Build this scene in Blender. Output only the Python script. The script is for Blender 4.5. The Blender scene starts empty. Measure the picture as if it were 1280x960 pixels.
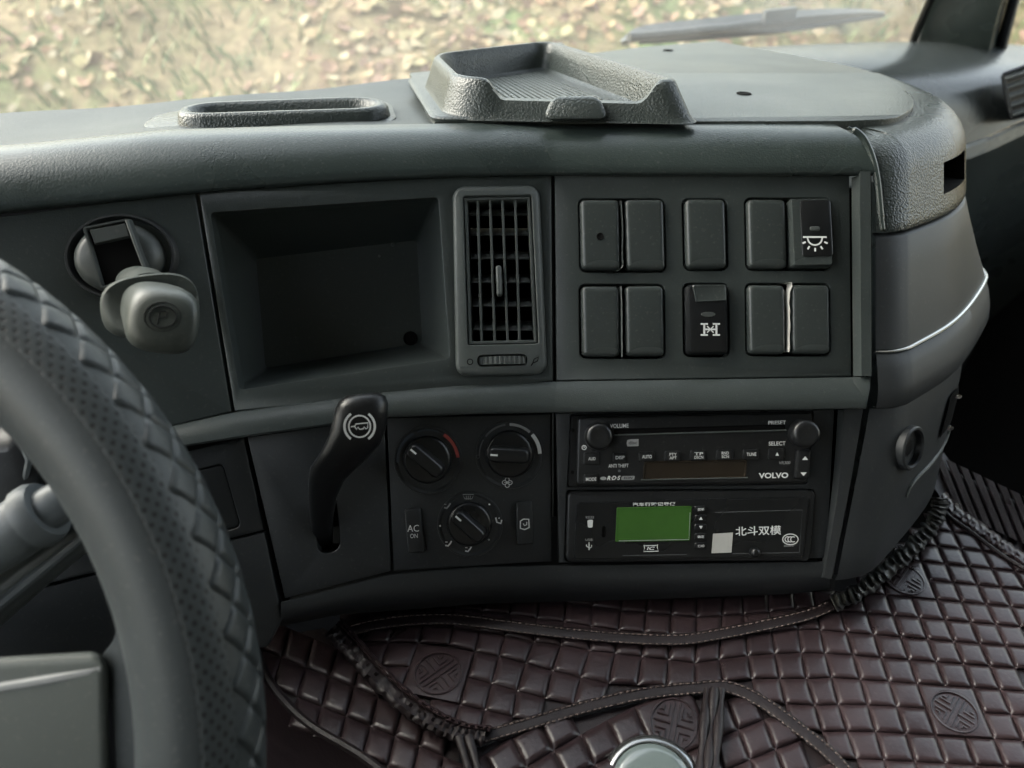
import bpy, bmesh, math, random
import numpy as np
from mathutils import Vector, Matrix
from mathutils.geometry import tessellate_polygon

random.seed(7)
scene = bpy.context.scene
C = scene.collection
R = math.radians
# ------------------------------------------------------------------ camera
D, FPX = 0.55, 960.0                      # metres to the centre panel, focal length in photo pixels (1280 wide)
PITCH = R(30)
S_, C_ = math.sin(PITCH), math.cos(PITCH)
Z0 = 1.84                                 # panel centre above the road
WV = Vector((0, S_, C_))                  # up along the leaning panel
NV = Vector((0, -C_, S_))                 # out of the panel
BACK = Vector((0, 1, 0))
ORG = Vector((0, 0, Z0))
CAMP = ORG + NV * D
cam = bpy.data.cameras.new('camera')
cam.sensor_width = 36; cam.lens = 36 * FPX / 1280
cam.clip_start = 0.01; cam.clip_end = 500
cam.dof.use_dof = True; cam.dof.focus_distance = 0.53; cam.dof.aperture_fstop = 6
co = bpy.data.objects.new('camera', cam); C.objects.link(co)
co.location = CAMP; co.rotation_euler = (R(90) - PITCH, 0, 0)
scene.camera = co
# ------------------------------------------------------------------ light: overcast daylight
SUN_EL, SUN_AZ = R(42), R(-76)            # azimuth from the view direction, negative = left
world = bpy.data.worlds.new('World'); scene.world = world; world.use_nodes = True
nt = world.node_tree; nt.nodes.clear()
sky = nt.nodes.new('ShaderNodeTexSky'); sky.sky_type = 'NISHITA'; sky.sun_disc = False
sky.sun_elevation = SUN_EL; sky.sun_rotation = SUN_AZ; sky.air_density = 2.0; sky.dust_density = 4.0; sky.ozone_density = 1.0
hs = nt.nodes.new('ShaderNodeHueSaturation'); hs.inputs['Saturation'].default_value = 0.5
bg = nt.nodes.new('ShaderNodeBackground'); bg.inputs['Strength'].default_value = 0.15
wo = nt.nodes.new('ShaderNodeOutputWorld')
nt.links.new(sky.outputs[0], hs.inputs['Color']); nt.links.new(hs.outputs[0], bg.inputs['Color']); nt.links.new(bg.outputs[0], wo.inputs['Surface'])
sun = bpy.data.lights.new('sun', 'SUN'); sun.energy = 0.6; sun.angle = R(38); sun.color = (1, 0.97, 0.92)
so = bpy.data.objects.new('sun', sun); C.objects.link(so); so.location = (-3, 0, 8)
sd = Vector((math.sin(SUN_AZ) * math.cos(SUN_EL), math.cos(SUN_AZ) * math.cos(SUN_EL), math.sin(SUN_EL)))
so.rotation_euler = sd.to_track_quat('Z', 'Y').to_euler()
vs = scene.view_settings
vs.view_transform = 'Standard'; vs.look = 'None'; vs.gamma = 1; vs.use_curve_mapping = False
vs.exposure = 2.1
scene.cycles.use_denoising = True
scene.cycles.max_bounces = 5; scene.cycles.diffuse_bounces = 3; scene.cycles.glossy_bounces = 3; scene.cycles.adaptive_threshold = 0.03; scene.cycles.transparent_max_bounces = 12
scene.cycles.sample_clamp_indirect = 4.0

# ------------------------------------------------------------------ pixel -> place helpers (photo pixels, 1280x960)
def ray(px, py): return (px - 640) / FPX, (480 - py) / FPX
def at_t(px, py, t):
    rx, ry = ray(px, py)
    return ORG + Vector((rx * t, 0, 0)) + WV * (ry * t) + NV * (D - t)
A_L, U0 = 0.26, (691 - 640) / FPX * D
def P(px, py, h=0.0):                     # on the dashboard face; the face left of the bend turns towards the driver
    rx, ry = ray(px, py)
    t = (D - h - A_L * U0) / (1 - A_L * rx)
    if rx * t > U0: t = D - h
    return at_t(px, py, t)
def Q(px, py, h=0.0): return P(px, py) + NV * h
def proj(p):
    q = p - ORG
    x, y, z = q.x, q.dot(WV), q.dot(NV)
    t = D - z
    return 640 + FPX * x / t, 480 - FPX * y / t
def LEVEL(px, py, up):                    # on a horizontal plane (height over the panel centre)
    rx, ry = ray(px, py)
    return at_t(px, py, (up - S_ * D) / (C_ * ry - S_))
UPS = 0.1555
def T(px, py, h=0.0): return LEVEL(px, py, UPS + h)
UPG = -0.155
def G(px, py, h=0.0): return LEVEL(px, py, UPG + h)
def DIST(px, py, Y):                      # at a horizontal distance from the camera
    rx, ry = ray(px, py)
    return at_t(px, py, Y / (S_ * ry + C_))
def interp(x, pts):
    return float(np.interp(x, [p[0] for p in pts], [p[1] for p in pts]))
def spline(pts, n):                       # Catmull-Rom through tuples
    pts = [np.array(p, float) for p in pts]
    e = [2 * pts[0] - pts[1]] + pts + [2 * pts[-1] - pts[-2]]
    out = []
    for k in range(len(pts) - 1):
        a, b, c, d = e[k:k + 4]
        for j in range(n):
            t = j / n
            out.append(0.5 * ((2 * b) + (c - a) * t + (2 * a - 5 * b + 4 * c - d) * t * t + (3 * b - a - 3 * c + d) * t ** 3))
    out.append(pts[-1])
    return [tuple(float(v) for v in p) for p in out]
def rpoly(pts, r=0.0, n=5, inset=0.0):    # rounded convex polygon, moved inwards by inset
    pts = [np.array(p[:2], float) for p in pts]
    N = len(pts)
    area = sum(pts[i][0] * pts[(i + 1) % N][1] - pts[(i + 1) % N][0] * pts[i][1] for i in range(N))
    sg = 1 if area > 0 else -1
    def offs(d):
        L = []
        for i in range(N):
            e = pts[(i + 1) % N] - pts[i]; e = e / np.linalg.norm(e)
            nrm = np.array((-e[1], e[0])) * sg
            L.append((pts[i] + nrm * d, e))
        res = []
        for i in range(N):
            (p, e), (q, g) = L[i - 1], L[i]
            den = e[0] * g[1] - e[1] * g[0]
            if abs(den) < 1e-6: res.append(q); continue
            t = ((q - p)[0] * g[1] - (q - p)[1] * g[0]) / den
            res.append(p + e * t)
        return res
    c = offs(inset)
    r = max(r - max(inset, 0), 0.02 * (r if r else 1))
    out = []
    for i in range(N):
        p, a, b = c[i], c[i - 1], c[(i + 1) % N]
        ea = (a - p) / np.linalg.norm(a - p); eb = (b - p) / np.linalg.norm(b - p)
        for k in range(n + 1):
            t = k / n
            rr = min(r, 0.45 * np.linalg.norm(a - p), 0.45 * np.linalg.norm(b - p))
            q = (1 - t) ** 2 * (p + ea * rr) + 2 * t * (1 - t) * (p + (ea + eb) * rr * 0.12) + t ** 2 * (p + eb * rr)
            out.append((float(q[0]), float(q[1])))
    return out
def box4(x0, y0, x1, y1, skx=0.0, sky_=0.0):   # pixel quad; skx = shift of the bottom edge, sky_ = lift of the right edge
    return [(x0, y0), (x1, y0 - sky_), (x1 + skx, y1 - sky_), (x0 + skx, y1)]
def circle(cx, cy, r, n=40, ry=None, a0=0.0):
    ry = ry or r
    return [(cx + r * math.cos(a0 + 2 * math.pi * k / n), cy + ry * math.sin(a0 + 2 * math.pi * k / n)) for k in range(n)]

# ------------------------------------------------------------------ materials
def mat(name, col, rough=0.5, metal=0.0, grain=None, bump=0.0, vor=None, var=0.0, spec=0.5, coat=0.0, rvar=0.1, vscale=6.0, emit=None, dust=0.0):
    m = bpy.data.materials.new(name); m.use_nodes = True
    t = m.node_tree; b = t.nodes['Principled BSDF']; L = t.links.new
    b.inputs['Base Color'].default_value = (*col, 1); b.inputs['Roughness'].default_value = rough
    b.inputs['Metallic'].default_value = metal; b.inputs['Specular IOR Level'].default_value = spec
    b.inputs['Coat Weight'].default_value = coat; b.inputs['Coat Roughness'].default_value = 0.15
    tc = t.nodes.new('ShaderNodeTexCoord')
    if var or rvar:
        nz = t.nodes.new('ShaderNodeTexNoise'); nz.inputs['Scale'].default_value = vscale; nz.inputs['Detail'].default_value = 3; nz.inputs['Roughness'].default_value = 0.62
        L(tc.outputs['Object'], nz.inputs['Vector'])
        if var:
            mx = t.nodes.new('ShaderNodeMix'); mx.data_type = 'RGBA'
            mx.inputs['A'].default_value = (*[c * (1 - var) for c in col], 1); mx.inputs['B'].default_value = (*[min(1, c * (1 + var)) for c in col], 1)
            rp = t.nodes.new('ShaderNodeMapRange'); rp.inputs[1].default_value = 0.3; rp.inputs[2].default_value = 0.7
            L(nz.outputs[0], rp.inputs[0]); L(rp.outputs[0], mx.inputs['Factor']); last = mx.outputs['Result']
            if dust:
                n3 = t.nodes.new('ShaderNodeTexNoise'); n3.inputs['Scale'].default_value = 420; n3.inputs['Detail'].default_value = 3
                L(tc.outputs['Object'], n3.inputs['Vector'])
                r3 = t.nodes.new('ShaderNodeMapRange'); r3.inputs[1].default_value = 0.60; r3.inputs[2].default_value = 0.74; r3.inputs[4].default_value = dust
                L(n3.outputs[0], r3.inputs[0])
                m3 = t.nodes.new('ShaderNodeMix'); m3.data_type = 'RGBA'; m3.inputs['B'].default_value = (0.32, 0.31, 0.28, 1)
                L(last, m3.inputs['A']); L(r3.outputs[0], m3.inputs['Factor']); last = m3.outputs['Result']
            L(last, b.inputs['Base Color'])
        if rvar:
            r2 = t.nodes.new('ShaderNodeMapRange'); r2.inputs[1].default_value = 0.3; r2.inputs[2].default_value = 0.7
            r2.inputs[3].default_value = max(0.03, rough - rvar); r2.inputs[4].default_value = min(1, rough + rvar)
            L(nz.outputs[0], r2.inputs[0]); L(r2.outputs[0], b.inputs['Roughness'])
    if bump:
        if vor:
            g = t.nodes.new('ShaderNodeTexVoronoi'); g.inputs['Scale'].default_value = vor; g.feature = 'SMOOTH_F1'; out = g.outputs['Distance']
        else:
            g = t.nodes.new('ShaderNodeTexNoise'); g.inputs['Scale'].default_value = grain or 1200; g.inputs['Detail'].default_value = 3; out = g.outputs[0]
        L(tc.outputs['Object'], g.inputs['Vector'])
        bp = t.nodes.new('ShaderNodeBump'); bp.inputs['Strength'].default_value = bump; bp.inputs['Distance'].default_value = 0.0006
        L(out, bp.inputs['Height']); L(bp.outputs[0], b.inputs['Normal'])
    if emit:
        b.inputs['Emission Color'].default_value = (*emit[0], 1); b.inputs['Emission Strength'].default_value = emit[1]
    return m
PLA = (0.032, 0.043, 0.041)
M = {
 'plastic': mat('dash_plastic', PLA, 0.29, grain=750, bump=0.42, var=0.18, rvar=0.07, dust=0.10),
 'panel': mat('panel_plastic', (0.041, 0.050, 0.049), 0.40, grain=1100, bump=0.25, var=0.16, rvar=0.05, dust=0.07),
 'lower': mat('lower_plastic', (0.020, 0.023, 0.025), 0.50, grain=1500, bump=0.12, var=0.10, rvar=0.06, dust=0.06),  # blacker plastic, with the shade low in the cab also darkened into it
 'soft': mat('soft_grained_plastic', (0.043, 0.052, 0.050), 0.30, vor=680, bump=0.8, var=0.12, rvar=0.06, dust=0.10),
 'lid': mat('top_lid_plastic', (0.054, 0.064, 0.060), 0.36, vor=560, bump=0.7, var=0.10, rvar=0.06, dust=0.22),
 'sheen': mat('passenger_plastic', (0.050, 0.058, 0.058), 0.24, grain=700, bump=0.30, var=0.12, rvar=0.05, dust=0.10),
 'slat': mat('satin_slat', (0.26, 0.275, 0.27), 0.26, rvar=0.05),
 'ringmetal': mat('worn_metal_ring', (0.34, 0.35, 0.35), 0.24, metal=0.9, rvar=0.08),
 'shelf': mat('shelf_plastic', (0.045, 0.055, 0.055), 0.50, grain=600, bump=0.6, var=0.15, rvar=0.06, dust=0.2),
 'switch': mat('switch_plastic', (0.042, 0.050, 0.049), 0.28, grain=1200, bump=0.16, var=0.08, rvar=0.06, dust=0.08),
 'gloss': mat('dark_switch_plastic', (0.009, 0.010, 0.011), 0.30, grain=1600, bump=0.06, var=0.08, rvar=0.08),
 'black': mat('black_plastic', (0.008, 0.009, 0.010), 0.33, grain=1500, bump=0.10, var=0.10, rvar=0.08, dust=0.05),
 'radio': mat('radio_plastic', (0.012, 0.013, 0.014), 0.34, grain=1600, bump=0.08, var=0.10, rvar=0.08, dust=0.06),
 'void': mat('dark_cavity', (0.004, 0.004, 0.004), 0.9, rvar=0, spec=0.1),
 'vent': mat('vent_plastic', (0.090, 0.102, 0.099), 0.40, grain=1500, bump=0.10, var=0.08, rvar=0.06, dust=0.10),
 'knobgrey': mat('grey_knob_plastic', (0.066, 0.076, 0.070), 0.38, grain=1400, bump=0.08, var=0.10, rvar=0.06, dust=0.10),
 'knobdisc': mat('grey_disc_plastic', (0.060, 0.068, 0.066), 0.42, grain=1400, bump=0.08, var=0.08, rvar=0.06, dust=0.10),
 'print': mat('white_print', (0.72, 0.74, 0.73), 0.6, rvar=0),
 'greyprint': mat('grey_print', (0.30, 0.31, 0.31), 0.6, rvar=0),
 'dimprint': mat('dim_print', (0.10, 0.105, 0.11), 0.6, rvar=0),
 'red': mat('red_print', (0.35, 0.06, 0.05), 0.6, rvar=0),
 'blue': mat('blue_grey_print', (0.035, 0.045, 0.06), 0.6, rvar=0),
 'lcd': mat('green_lcd', (0.030, 0.072, 0.014), 0.14, rvar=0.03, var=0.1, vscale=40, emit=((0.10, 0.36, 0.06), 0.02)),
 'display': mat('amber_display_off', (0.022, 0.017, 0.012), 0.22, rvar=0.04),
 'paper': mat('paper', (0.50, 0.50, 0.47), 0.7, rvar=0, var=0.05, vscale=90),
 'highlight': mat('highlight_metal', (0.55, 0.56, 0.54), 0.28, metal=0.8, rvar=0.06),  # only for the painted highlight along the side ridge
 'leather': mat('brown_leather', (0.033, 0.021, 0.023), 0.33, grain=330, bump=0.35, var=0.35, rvar=0.08, vscale=14, dust=0.06),
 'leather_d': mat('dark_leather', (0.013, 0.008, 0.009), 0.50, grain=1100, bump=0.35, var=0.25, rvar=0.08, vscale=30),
 'thread': mat('stitch_thread', (0.13, 0.10, 0.09), 0.75, rvar=0),
 'rubber': mat('black_ruffle', (0.035, 0.035, 0.032), 0.40, grain=900, bump=0.3, var=0.2),
 'wheel': mat('wheel_leather', (0.046, 0.054, 0.057), 0.46, grain=1300, bump=0.20, var=0.10, rvar=0.06, dust=0.12),
 'wheel_d': mat('wheel_grip_leather', (0.036, 0.043, 0.045), 0.46, grain=1300, bump=0.30, var=0.16, rvar=0.08, vscale=40, dust=0.14),
 'hub': mat('wheel_hub_plastic', (0.075, 0.085, 0.078), 0.50, grain=1300, bump=0.12, var=0.08, dust=0.10),
 'stalk': mat('stalk_plastic', (0.10, 0.112, 0.118), 0.40, grain=1300, bump=0.08, var=0.1, dust=0.1),
 'chrome': mat('chrome', (0.72, 0.73, 0.74), 0.12, metal=1.0, rvar=0.05),
 'pearl': mat('knob_cap_enamel', (0.17, 0.21, 0.205), 0.10, rvar=0.04, coat=1.0),
 'wiperm': mat('wiper_metal', (0.065, 0.07, 0.07), 0.40, var=0.3, vscale=30, dust=0.3),
 'headliner': mat('cab_headliner', (0.11, 0.11, 0.105), 0.9, rvar=0),
 'floor': mat('black_carpet', (0.010, 0.010, 0.011), 0.95, rvar=0),
}
def perforated():
    m = bpy.data.materials.new('perforated_leather'); m.use_nodes = True
    t = m.node_tree; b = t.nodes['Principled BSDF']; L = t.links.new
    uv = t.nodes.new('ShaderNodeUVMap')
    def dots(off):
        mp = t.nodes.new('ShaderNodeVectorMath'); mp.operation = 'ADD'; mp.inputs[1].default_value = (*off, 0); L(uv.outputs[0], mp.inputs[0])
        fr = t.nodes.new('ShaderNodeVectorMath'); fr.operation = 'FRACTION'; L(mp.outputs[0], fr.inputs[0])
        ds = t.nodes.new('ShaderNodeVectorMath'); ds.operation = 'DISTANCE'; ds.inputs[1].default_value = (0.5, 0.5, 0); L(fr.outputs[0], ds.inputs[0])
        return ds.outputs['Value']
    mn = t.nodes.new('ShaderNodeMath'); mn.operation = 'MINIMUM'; L(dots((0, 0)), mn.inputs[0]); L(dots((0.5, 0.5)), mn.inputs[1])
    rg = t.nodes.new('ShaderNodeMapRange'); rg.inputs[1].default_value = 0.12; rg.inputs[2].default_value = 0.22; L(mn.outputs[0], rg.inputs[0])
    mx = t.nodes.new('ShaderNodeMix'); mx.data_type = 'RGBA'; mx.inputs['A'].default_value = (0.008, 0.009, 0.01, 1); mx.inputs['B'].default_value = (0.044, 0.052, 0.054, 1)
    L(rg.outputs[0], mx.inputs['Factor']); L(mx.outputs['Result'], b.inputs['Base Color'])
    b.inputs['Roughness'].default_value = 0.5
    bp = t.nodes.new('ShaderNodeBump'); bp.inputs['Strength'].default_value = 0.25; bp.inputs['Distance'].default_value = 0.0006
    L(rg.outputs[0], bp.inputs['Height']); L(bp.outputs[0], b.inputs['Normal'])
    return m
M['perf'] = perforated()
def glass_mat():
    m = bpy.data.materials.new('windscreen_glass'); m.use_nodes = True
    t = m.node_tree; t.nodes.clear(); L = t.links.new
    o = t.nodes.new('ShaderNodeOutputMaterial'); tr = t.nodes.new('ShaderNodeBsdfTransparent'); gl = t.nodes.new('ShaderNodeBsdfGlossy'); df = t.nodes.new('ShaderNodeBsdfTranslucent'); d2 = t.nodes.new('ShaderNodeBsdfDiffuse')
    tr.inputs[0].default_value = (0.92, 0.95, 0.93, 1); gl.inputs['Roughness'].default_value = 0.02
    fr = t.nodes.new('ShaderNodeFresnel'); fr.inputs[0].default_value = 1.45
    mp = t.nodes.new('ShaderNodeMath'); mp.operation = 'MINIMUM'; mp.inputs[1].default_value = 0.35; L(fr.outputs[0], mp.inputs[0])
    a = t.nodes.new('ShaderNodeMixShader'); L(mp.outputs[0], a.inputs[0]); L(tr.outputs[0], a.inputs[1]); L(gl.outputs[0], a.inputs[2])
    tc = t.nodes.new('ShaderNodeTexCoord'); nz = t.nodes.new('ShaderNodeTexNoise'); nz.inputs['Scale'].default_value = 5; nz.inputs['Detail'].default_value = 6; L(tc.outputs['Object'], nz.inputs[0])
    rg = t.nodes.new('ShaderNodeMapRange'); rg.inputs[3].default_value = 0.03; rg.inputs[4].default_value = 0.10; L(nz.outputs[0], rg.inputs[0])   # dusty film
    df.inputs[0].default_value = (0.85, 0.87, 0.86, 1)
    c = t.nodes.new('ShaderNodeMixShader'); L(rg.outputs[0], c.inputs[0]); L(a.outputs[0], c.inputs[1]); L(df.outputs[0], c.inputs[2])
    L(c.outputs[0], o.inputs[0])
    return m
M['glass'] = glass_mat()

# ------------------------------------------------------------------ mesh builder
class MB:
    def __init__(s): s.v = []; s.f = []; s.uv = None
    def add(s, pts):
        k = len(s.v); s.v += [Vector(p) for p in pts]; return list(range(k, k + len(pts)))
    def loft(s, loops, cap0=False, cap1=True, closed=True):
        ids = [s.add(l) for l in loops]
        n = len(ids[0])
        for a, b in zip(ids, ids[1:]):
            for k in range(n if closed else n - 1):
                j = (k + 1) % n; s.f.append((a[k], a[j], b[j], b[k]))
        if cap0: s.f.append(tuple(reversed(ids[0])))
        if cap1: s.f.append(tuple(ids[-1]))
        return s
    def grid(s, rows): return s.loft(rows, False, False, False)
    def fill(s, outer, holes, fn):
        allp = list(outer) + [p for h in holes for p in h]
        tris = tessellate_polygon([[Vector((p[0], p[1], 0)) for p in l] for l in [outer] + list(holes)])
        ids = s.add([fn(*p[:2]) for p in allp])
        for t in tris: s.f.append(tuple(ids[i] for i in t))
        return s
    def tube(s, path, rad, n=10, caps=True):
        path = [Vector(p) for p in path]
        loops = []; up = None
        for i, p in enumerate(path):
            d = (path[min(i + 1, len(path) - 1)] - path[max(i - 1, 0)]).normalized()
            if up is None: up = d.orthogonal().normalized()
            up = (up - d * up.dot(d)).normalized(); sd_ = d.cross(up)
            r = rad[i] if isinstance(rad, (list, tuple)) else rad
            loops.append([p + (up * math.cos(2 * math.pi * k / n) + sd_ * math.sin(2 * math.pi * k / n)) * r for k in range(n)])
        return s.loft(loops, caps, caps)
    def box(s, a, ex, ey, ez):             # corner + three edges
        a, ex, ey, ez = map(Vector, (a, ex, ey, ez))
        i = s.add([a, a + ex, a + ex + ey, a + ey, a + ez, a + ex + ez, a + ex + ey + ez, a + ey + ez])
        for q in ((3, 2, 1, 0), (4, 5, 6, 7), (0, 1, 5, 4), (1, 2, 6, 5), (2, 3, 7, 6), (3, 0, 4, 7)): s.f.append(tuple(i[k] for k in q))
        return s
    def ribbon(s, pts, w, fn, closed=False, h=0.0):   # flat stroke of pixel width w, or raised by h
        pts = [np.array(p, float) for p in pts]; n = len(pts)
        Lf, Rt = [], []
        for i in range(n):
            a = pts[(i - 1) % n] if (closed or i > 0) else pts[i]; b = pts[(i + 1) % n] if (closed or i < n - 1) else pts[i]
            d = b - a; L_ = np.linalg.norm(d) or 1; nn = np.array((-d[1], d[0])) / L_ * w / 2
            Lf.append(pts[i] + nn); Rt.append(pts[i] - nn)
        if h:
            rows = [[fn(*p, 0) for p in Lf], [fn(*(0.8 * p + 0.2 * q), h) for p, q in zip(Lf, Rt)], [fn(*(0.2 * p + 0.8 * q), h) for p, q in zip(Lf, Rt)], [fn(*p, 0) for p in Rt]]
        else:
            rows = [[fn(*p) for p in Lf], [fn(*p) for p in Rt]]
        return s.loft(rows, False, False, closed)
    def disc(s, cx, cy, r, fn, n=20, ry=None):
        s.f.append(tuple(s.add([fn(*p) for p in circle(cx, cy, r, n, ry)]))); return s
    def build(s, name, material, parent=None, ang=35, props=None, flip=True):
        me = bpy.data.meshes.new(name)
        if parent is None:
            xs = [v.x for v in s.v]; ys = [v.y for v in s.v]
            loc = Vector(((min(xs) + max(xs)) / 2, (min(ys) + max(ys)) / 2, min(v.z for v in s.v)))
        else: loc = root_loc(parent)
        me.from_pydata([v - loc for v in s.v], [], s.f)
        if flip:
            bm = bmesh.new(); bm.from_mesh(me); bmesh.ops.remove_doubles(bm, verts=bm.verts, dist=1e-6); bmesh.ops.recalc_face_normals(bm, faces=bm.faces); bm.to_mesh(me); bm.free()
        me.polygons.foreach_set('use_smooth', [True] * len(me.polygons)); me.set_sharp_from_angle(angle=R(ang))
        me.materials.append(M[material] if isinstance(material, str) else material)
        o = bpy.data.objects.new(name, me); C.objects.link(o)
        if parent is None: o.location = loc
        else: o.parent = parent
        for k, v in (props or {}).items(): o[k] = v
        return o
def root_loc(o):
    while o.parent: o = o.parent
    return Vector(o.location)
def thing(name, label, cat, loc, group=None):
    o = bpy.data.objects.new(name, None); C.objects.link(o); o.location = loc; o.empty_display_size = 0.02
    o['label'] = label; o['category'] = cat
    if group: o['group'] = group
    return o
def tag(o, label, cat, group=None):
    o['label'] = label; o['category'] = cat
    if group: o['group'] = group
    return o
def structure(o): o['kind'] = 'structure'; return o
def lab(o, label): o['label'] = label; return o
ST = {'kind': 'stuff'}
def pad(corn, r, layers, fn, n=5, cap=True):       # stacked rounded outlines: layers of (inset px, height m)
    mb = MB(); mb.loft([[fn(x, y, h) for x, y in rpoly(corn, r, n, d)] for d, h in layers], False, cap); return mb
def plate(outer, holes=(), h=0.0, depth=0.008, bev=1.4, fn=Q, hole_depth=0.01, hb=1.0):
    """flat panel with rolled edges and real openings"""
    mb = MB()
    o_in = rpoly(outer, 0.5, 1, bev)
    mb.loft([[fn(x, y, h - depth) for x, y in rpoly(outer, 0.5, 1, 0)], [fn(x, y, h - 0.0010) for x, y in rpoly(outer, 0.5, 1, 0)],
             [fn(x, y, h - 0.0003) for x, y in rpoly(outer, 0.5, 1, bev * 0.4)], [fn(x, y, h) for x, y in o_in]], False, False)
    hs_ = []
    for c4, r in holes:
        a = rpoly(c4, r, 5, -hb); hs_.append(a)
        mb.loft([[fn(x, y, h) for x, y in a], [fn(x, y, h - 0.0005) for x, y in rpoly(c4, r, 5, -hb * 0.3)], [fn(x, y, h - hole_depth) for x, y in rpoly(c4, r, 5, 0)]], False, False)
    mb.fill(o_in, hs_, lambda x, y: fn(x, y, h))
    return mb
def text(body, cx, cy, w, h, parent, fn, lift, material='print', slope=-0.02, shear=0.0, name='lettering', bold=0.0):
    c = bpy.data.curves.new('t', 'FONT'); c.body = body; c.shear = shear; c.offset = bold; c.resolution_u = 3
    o = bpy.data.objects.new('t', c); me = bpy.data.meshes.new_from_object(o)
    vs_ = [v.co.copy() for v in me.vertices]; fs = [tuple(p.vertices) for p in me.polygons]
    bpy.data.objects.remove(o); bpy.data.curves.remove(c); bpy.data.meshes.remove(me)
    x0, x1 = min(v.x for v in vs_), max(v.x for v in vs_); y0, y1 = min(v.y for v in vs_), max(v.y for v in vs_)
    mb = MB()
    for v in vs_:
        x = ((v.x - x0) / (x1 - x0) - 0.5) * w; y = (0.5 - (v.y - y0) / (y1 - y0)) * h
        mb.v.append(fn(cx + x, cy + y + slope * x, lift))
    mb.f = fs
    return mb.build(name, material, parent, flip=False)
def arc(cx, cy, r, a0, a1, n=16): return [(cx + r * math.cos(R(a0 + (a1 - a0) * k / n)), cy - r * math.sin(R(a0 + (a1 - a0) * k / n))) for k in range(n + 1)]
def strokes(lst, parent, fn, lift, material='print', name='symbol'):
    mb = MB()
    for it in lst:
        pts, w = it[0], it[1]; mb.ribbon(pts, w, lambda x, y: fn(x, y, lift), closed=len(it) > 2)
    return mb.build(name, material, parent, flip=False)

# ================================================================== the setting: bank outside, cab shell
YAW = R(27)
FW = Vector((-math.sin(YAW), math.cos(YAW), 0)); RT = Vector((math.cos(YAW), math.sin(YAW), 0)); UP = Vector((0, 0, 1))
def CAB(r, f, u): return Vector((CAMP.x, CAMP.y, Z0)) + RT * r + FW * f + UP * u     # right, forward of the camera, height over panel centre
BANK = [(-30, 0), (1.75, 0), (2.1, 0.25), (2.6, 0.95), (3.1, 1.45), (3.7, 1.86), (4.6, 2.35), (5.4, 2.6), (8, 2.75), (14, 2.8), (60, 3)]
def hash2(x, y, k):
    return math.sin(x * 1.7 * k + 1.3 * k) * math.cos(y * 2.1 * k - 0.7 * k)
def bank_z(x, y):
    z = interp(y, BANK)
    if y > 1.8: z += 0.05 * hash2(x, y, 1.1) + 0.03 * hash2(x + 3, y, 2.7) + 0.015 * hash2(x, y + 2, 6.1)
    return z
mb = MB()
xs = [-40, -25, -15, -10] + list(np.linspace(-7, 7, 71)) + [10, 15, 25, 40]
ys = [-40, -20, -8, -2, 0, 1.2] + list(np.linspace(1.8, 5.4, 46)) + [6, 7, 8, 10, 14, 25, 60]
mb.grid([[(x, y, bank_z(x, y)) for x in xs] for y in ys])
gm = bpy.data.materials.new('leaf_littered_earth'); gm.use_nodes = True
t = gm.node_tree; b = t.nodes['Principled BSDF']; b.inputs['Roughness'].default_value = 0.95
tc = t.nodes.new('ShaderNodeTexCoord'); n1 = t.nodes.new('ShaderNodeTexNoise'); n1.inputs['Scale'].default_value = 1.6; n1.inputs['Detail'].default_value = 9; n1.inputs['Roughness'].default_value = 0.7
n2 = t.nodes.new('ShaderNodeTexNoise'); n2.inputs['Scale'].default_value = 22; n2.inputs['Detail'].default_value = 6
cr = t.nodes.new('ShaderNodeValToRGB'); e = cr.color_ramp.elements
e[0].position = 0.36; e[0].color = (0.12, 0.17, 0.06, 1); e[1].position = 0.62; e[1].color = (0.24, 0.18, 0.11, 1)
k = cr.color_ramp.elements.new(0.5); k.color = (0.22, 0.18, 0.10, 1)
mx = t.nodes.new('ShaderNodeMix'); mx.data_type = 'RGBA'; mx.blend_type = 'MULTIPLY'; mx.inputs['Factor'].default_value = 0.6
r2 = t.nodes.new('ShaderNodeMapRange'); r2.inputs[1].default_value = 0.3; r2.inputs[2].default_value = 0.7; r2.inputs[3].default_value = 0.45; r2.inputs[4].default_value = 1.4
for nn in (n1, n2): t.links.new(tc.outputs['Object'], nn.inputs['Vector'])
t.links.new(n1.outputs[0], cr.inputs[0]); t.links.new(n2.outputs[0], r2.inputs[0]); t.links.new(cr.outputs[0], mx.inputs['A']); t.links.new(r2.outputs[0], mx.inputs['B']); t.links.new(mx.outputs['Result'], b.inputs['Base Color'])
structure(mb.build('ground', gm, ang=80))

def attr_mat(name, rough):
    m = bpy.data.materials.new(name); m.use_nodes = True
    a = m.node_tree.nodes.new('ShaderNodeAttribute'); a.attribute_name = 'tint'
    b = m.node_tree.nodes['Principled BSDF']; b.inputs['Roughness'].default_value = rough
    m.node_tree.links.new(a.outputs['Color'], b.inputs['Base Color']); return m
def scatter(name, label, cat, count, maker, palette, material):
    V, F, cols = [], [], []
    for _ in range(count):
        x = random.uniform(-6, 6.5); y = 2.45 + 2.5 * random.random() ** 1.1
        pts, fs = maker(x, y)
        if pts is None: continue
        k = len(V); V += pts; F += [tuple(k + i for i in f) for f in fs]
        c = random.choice(palette); j = random.uniform(0.40, 0.68)
        cols += [tuple(min(1, v * j) for v in c) + (1,)] * len(pts)
    me = bpy.data.meshes.new(name); me.from_pydata(V, [], F)
    at = me.color_attributes.new('tint', 'FLOAT_COLOR', 'POINT'); at.data.foreach_set('color', [v for c in cols for v in c])
    me.materials.append(material); me.polygons.foreach_set('use_smooth', [True] * len(me.polygons))
    o = bpy.data.objects.new(name, me); C.objects.link(o); o['kind'] = 'stuff'; o['label'] = label; o['category'] = cat
    return o
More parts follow.
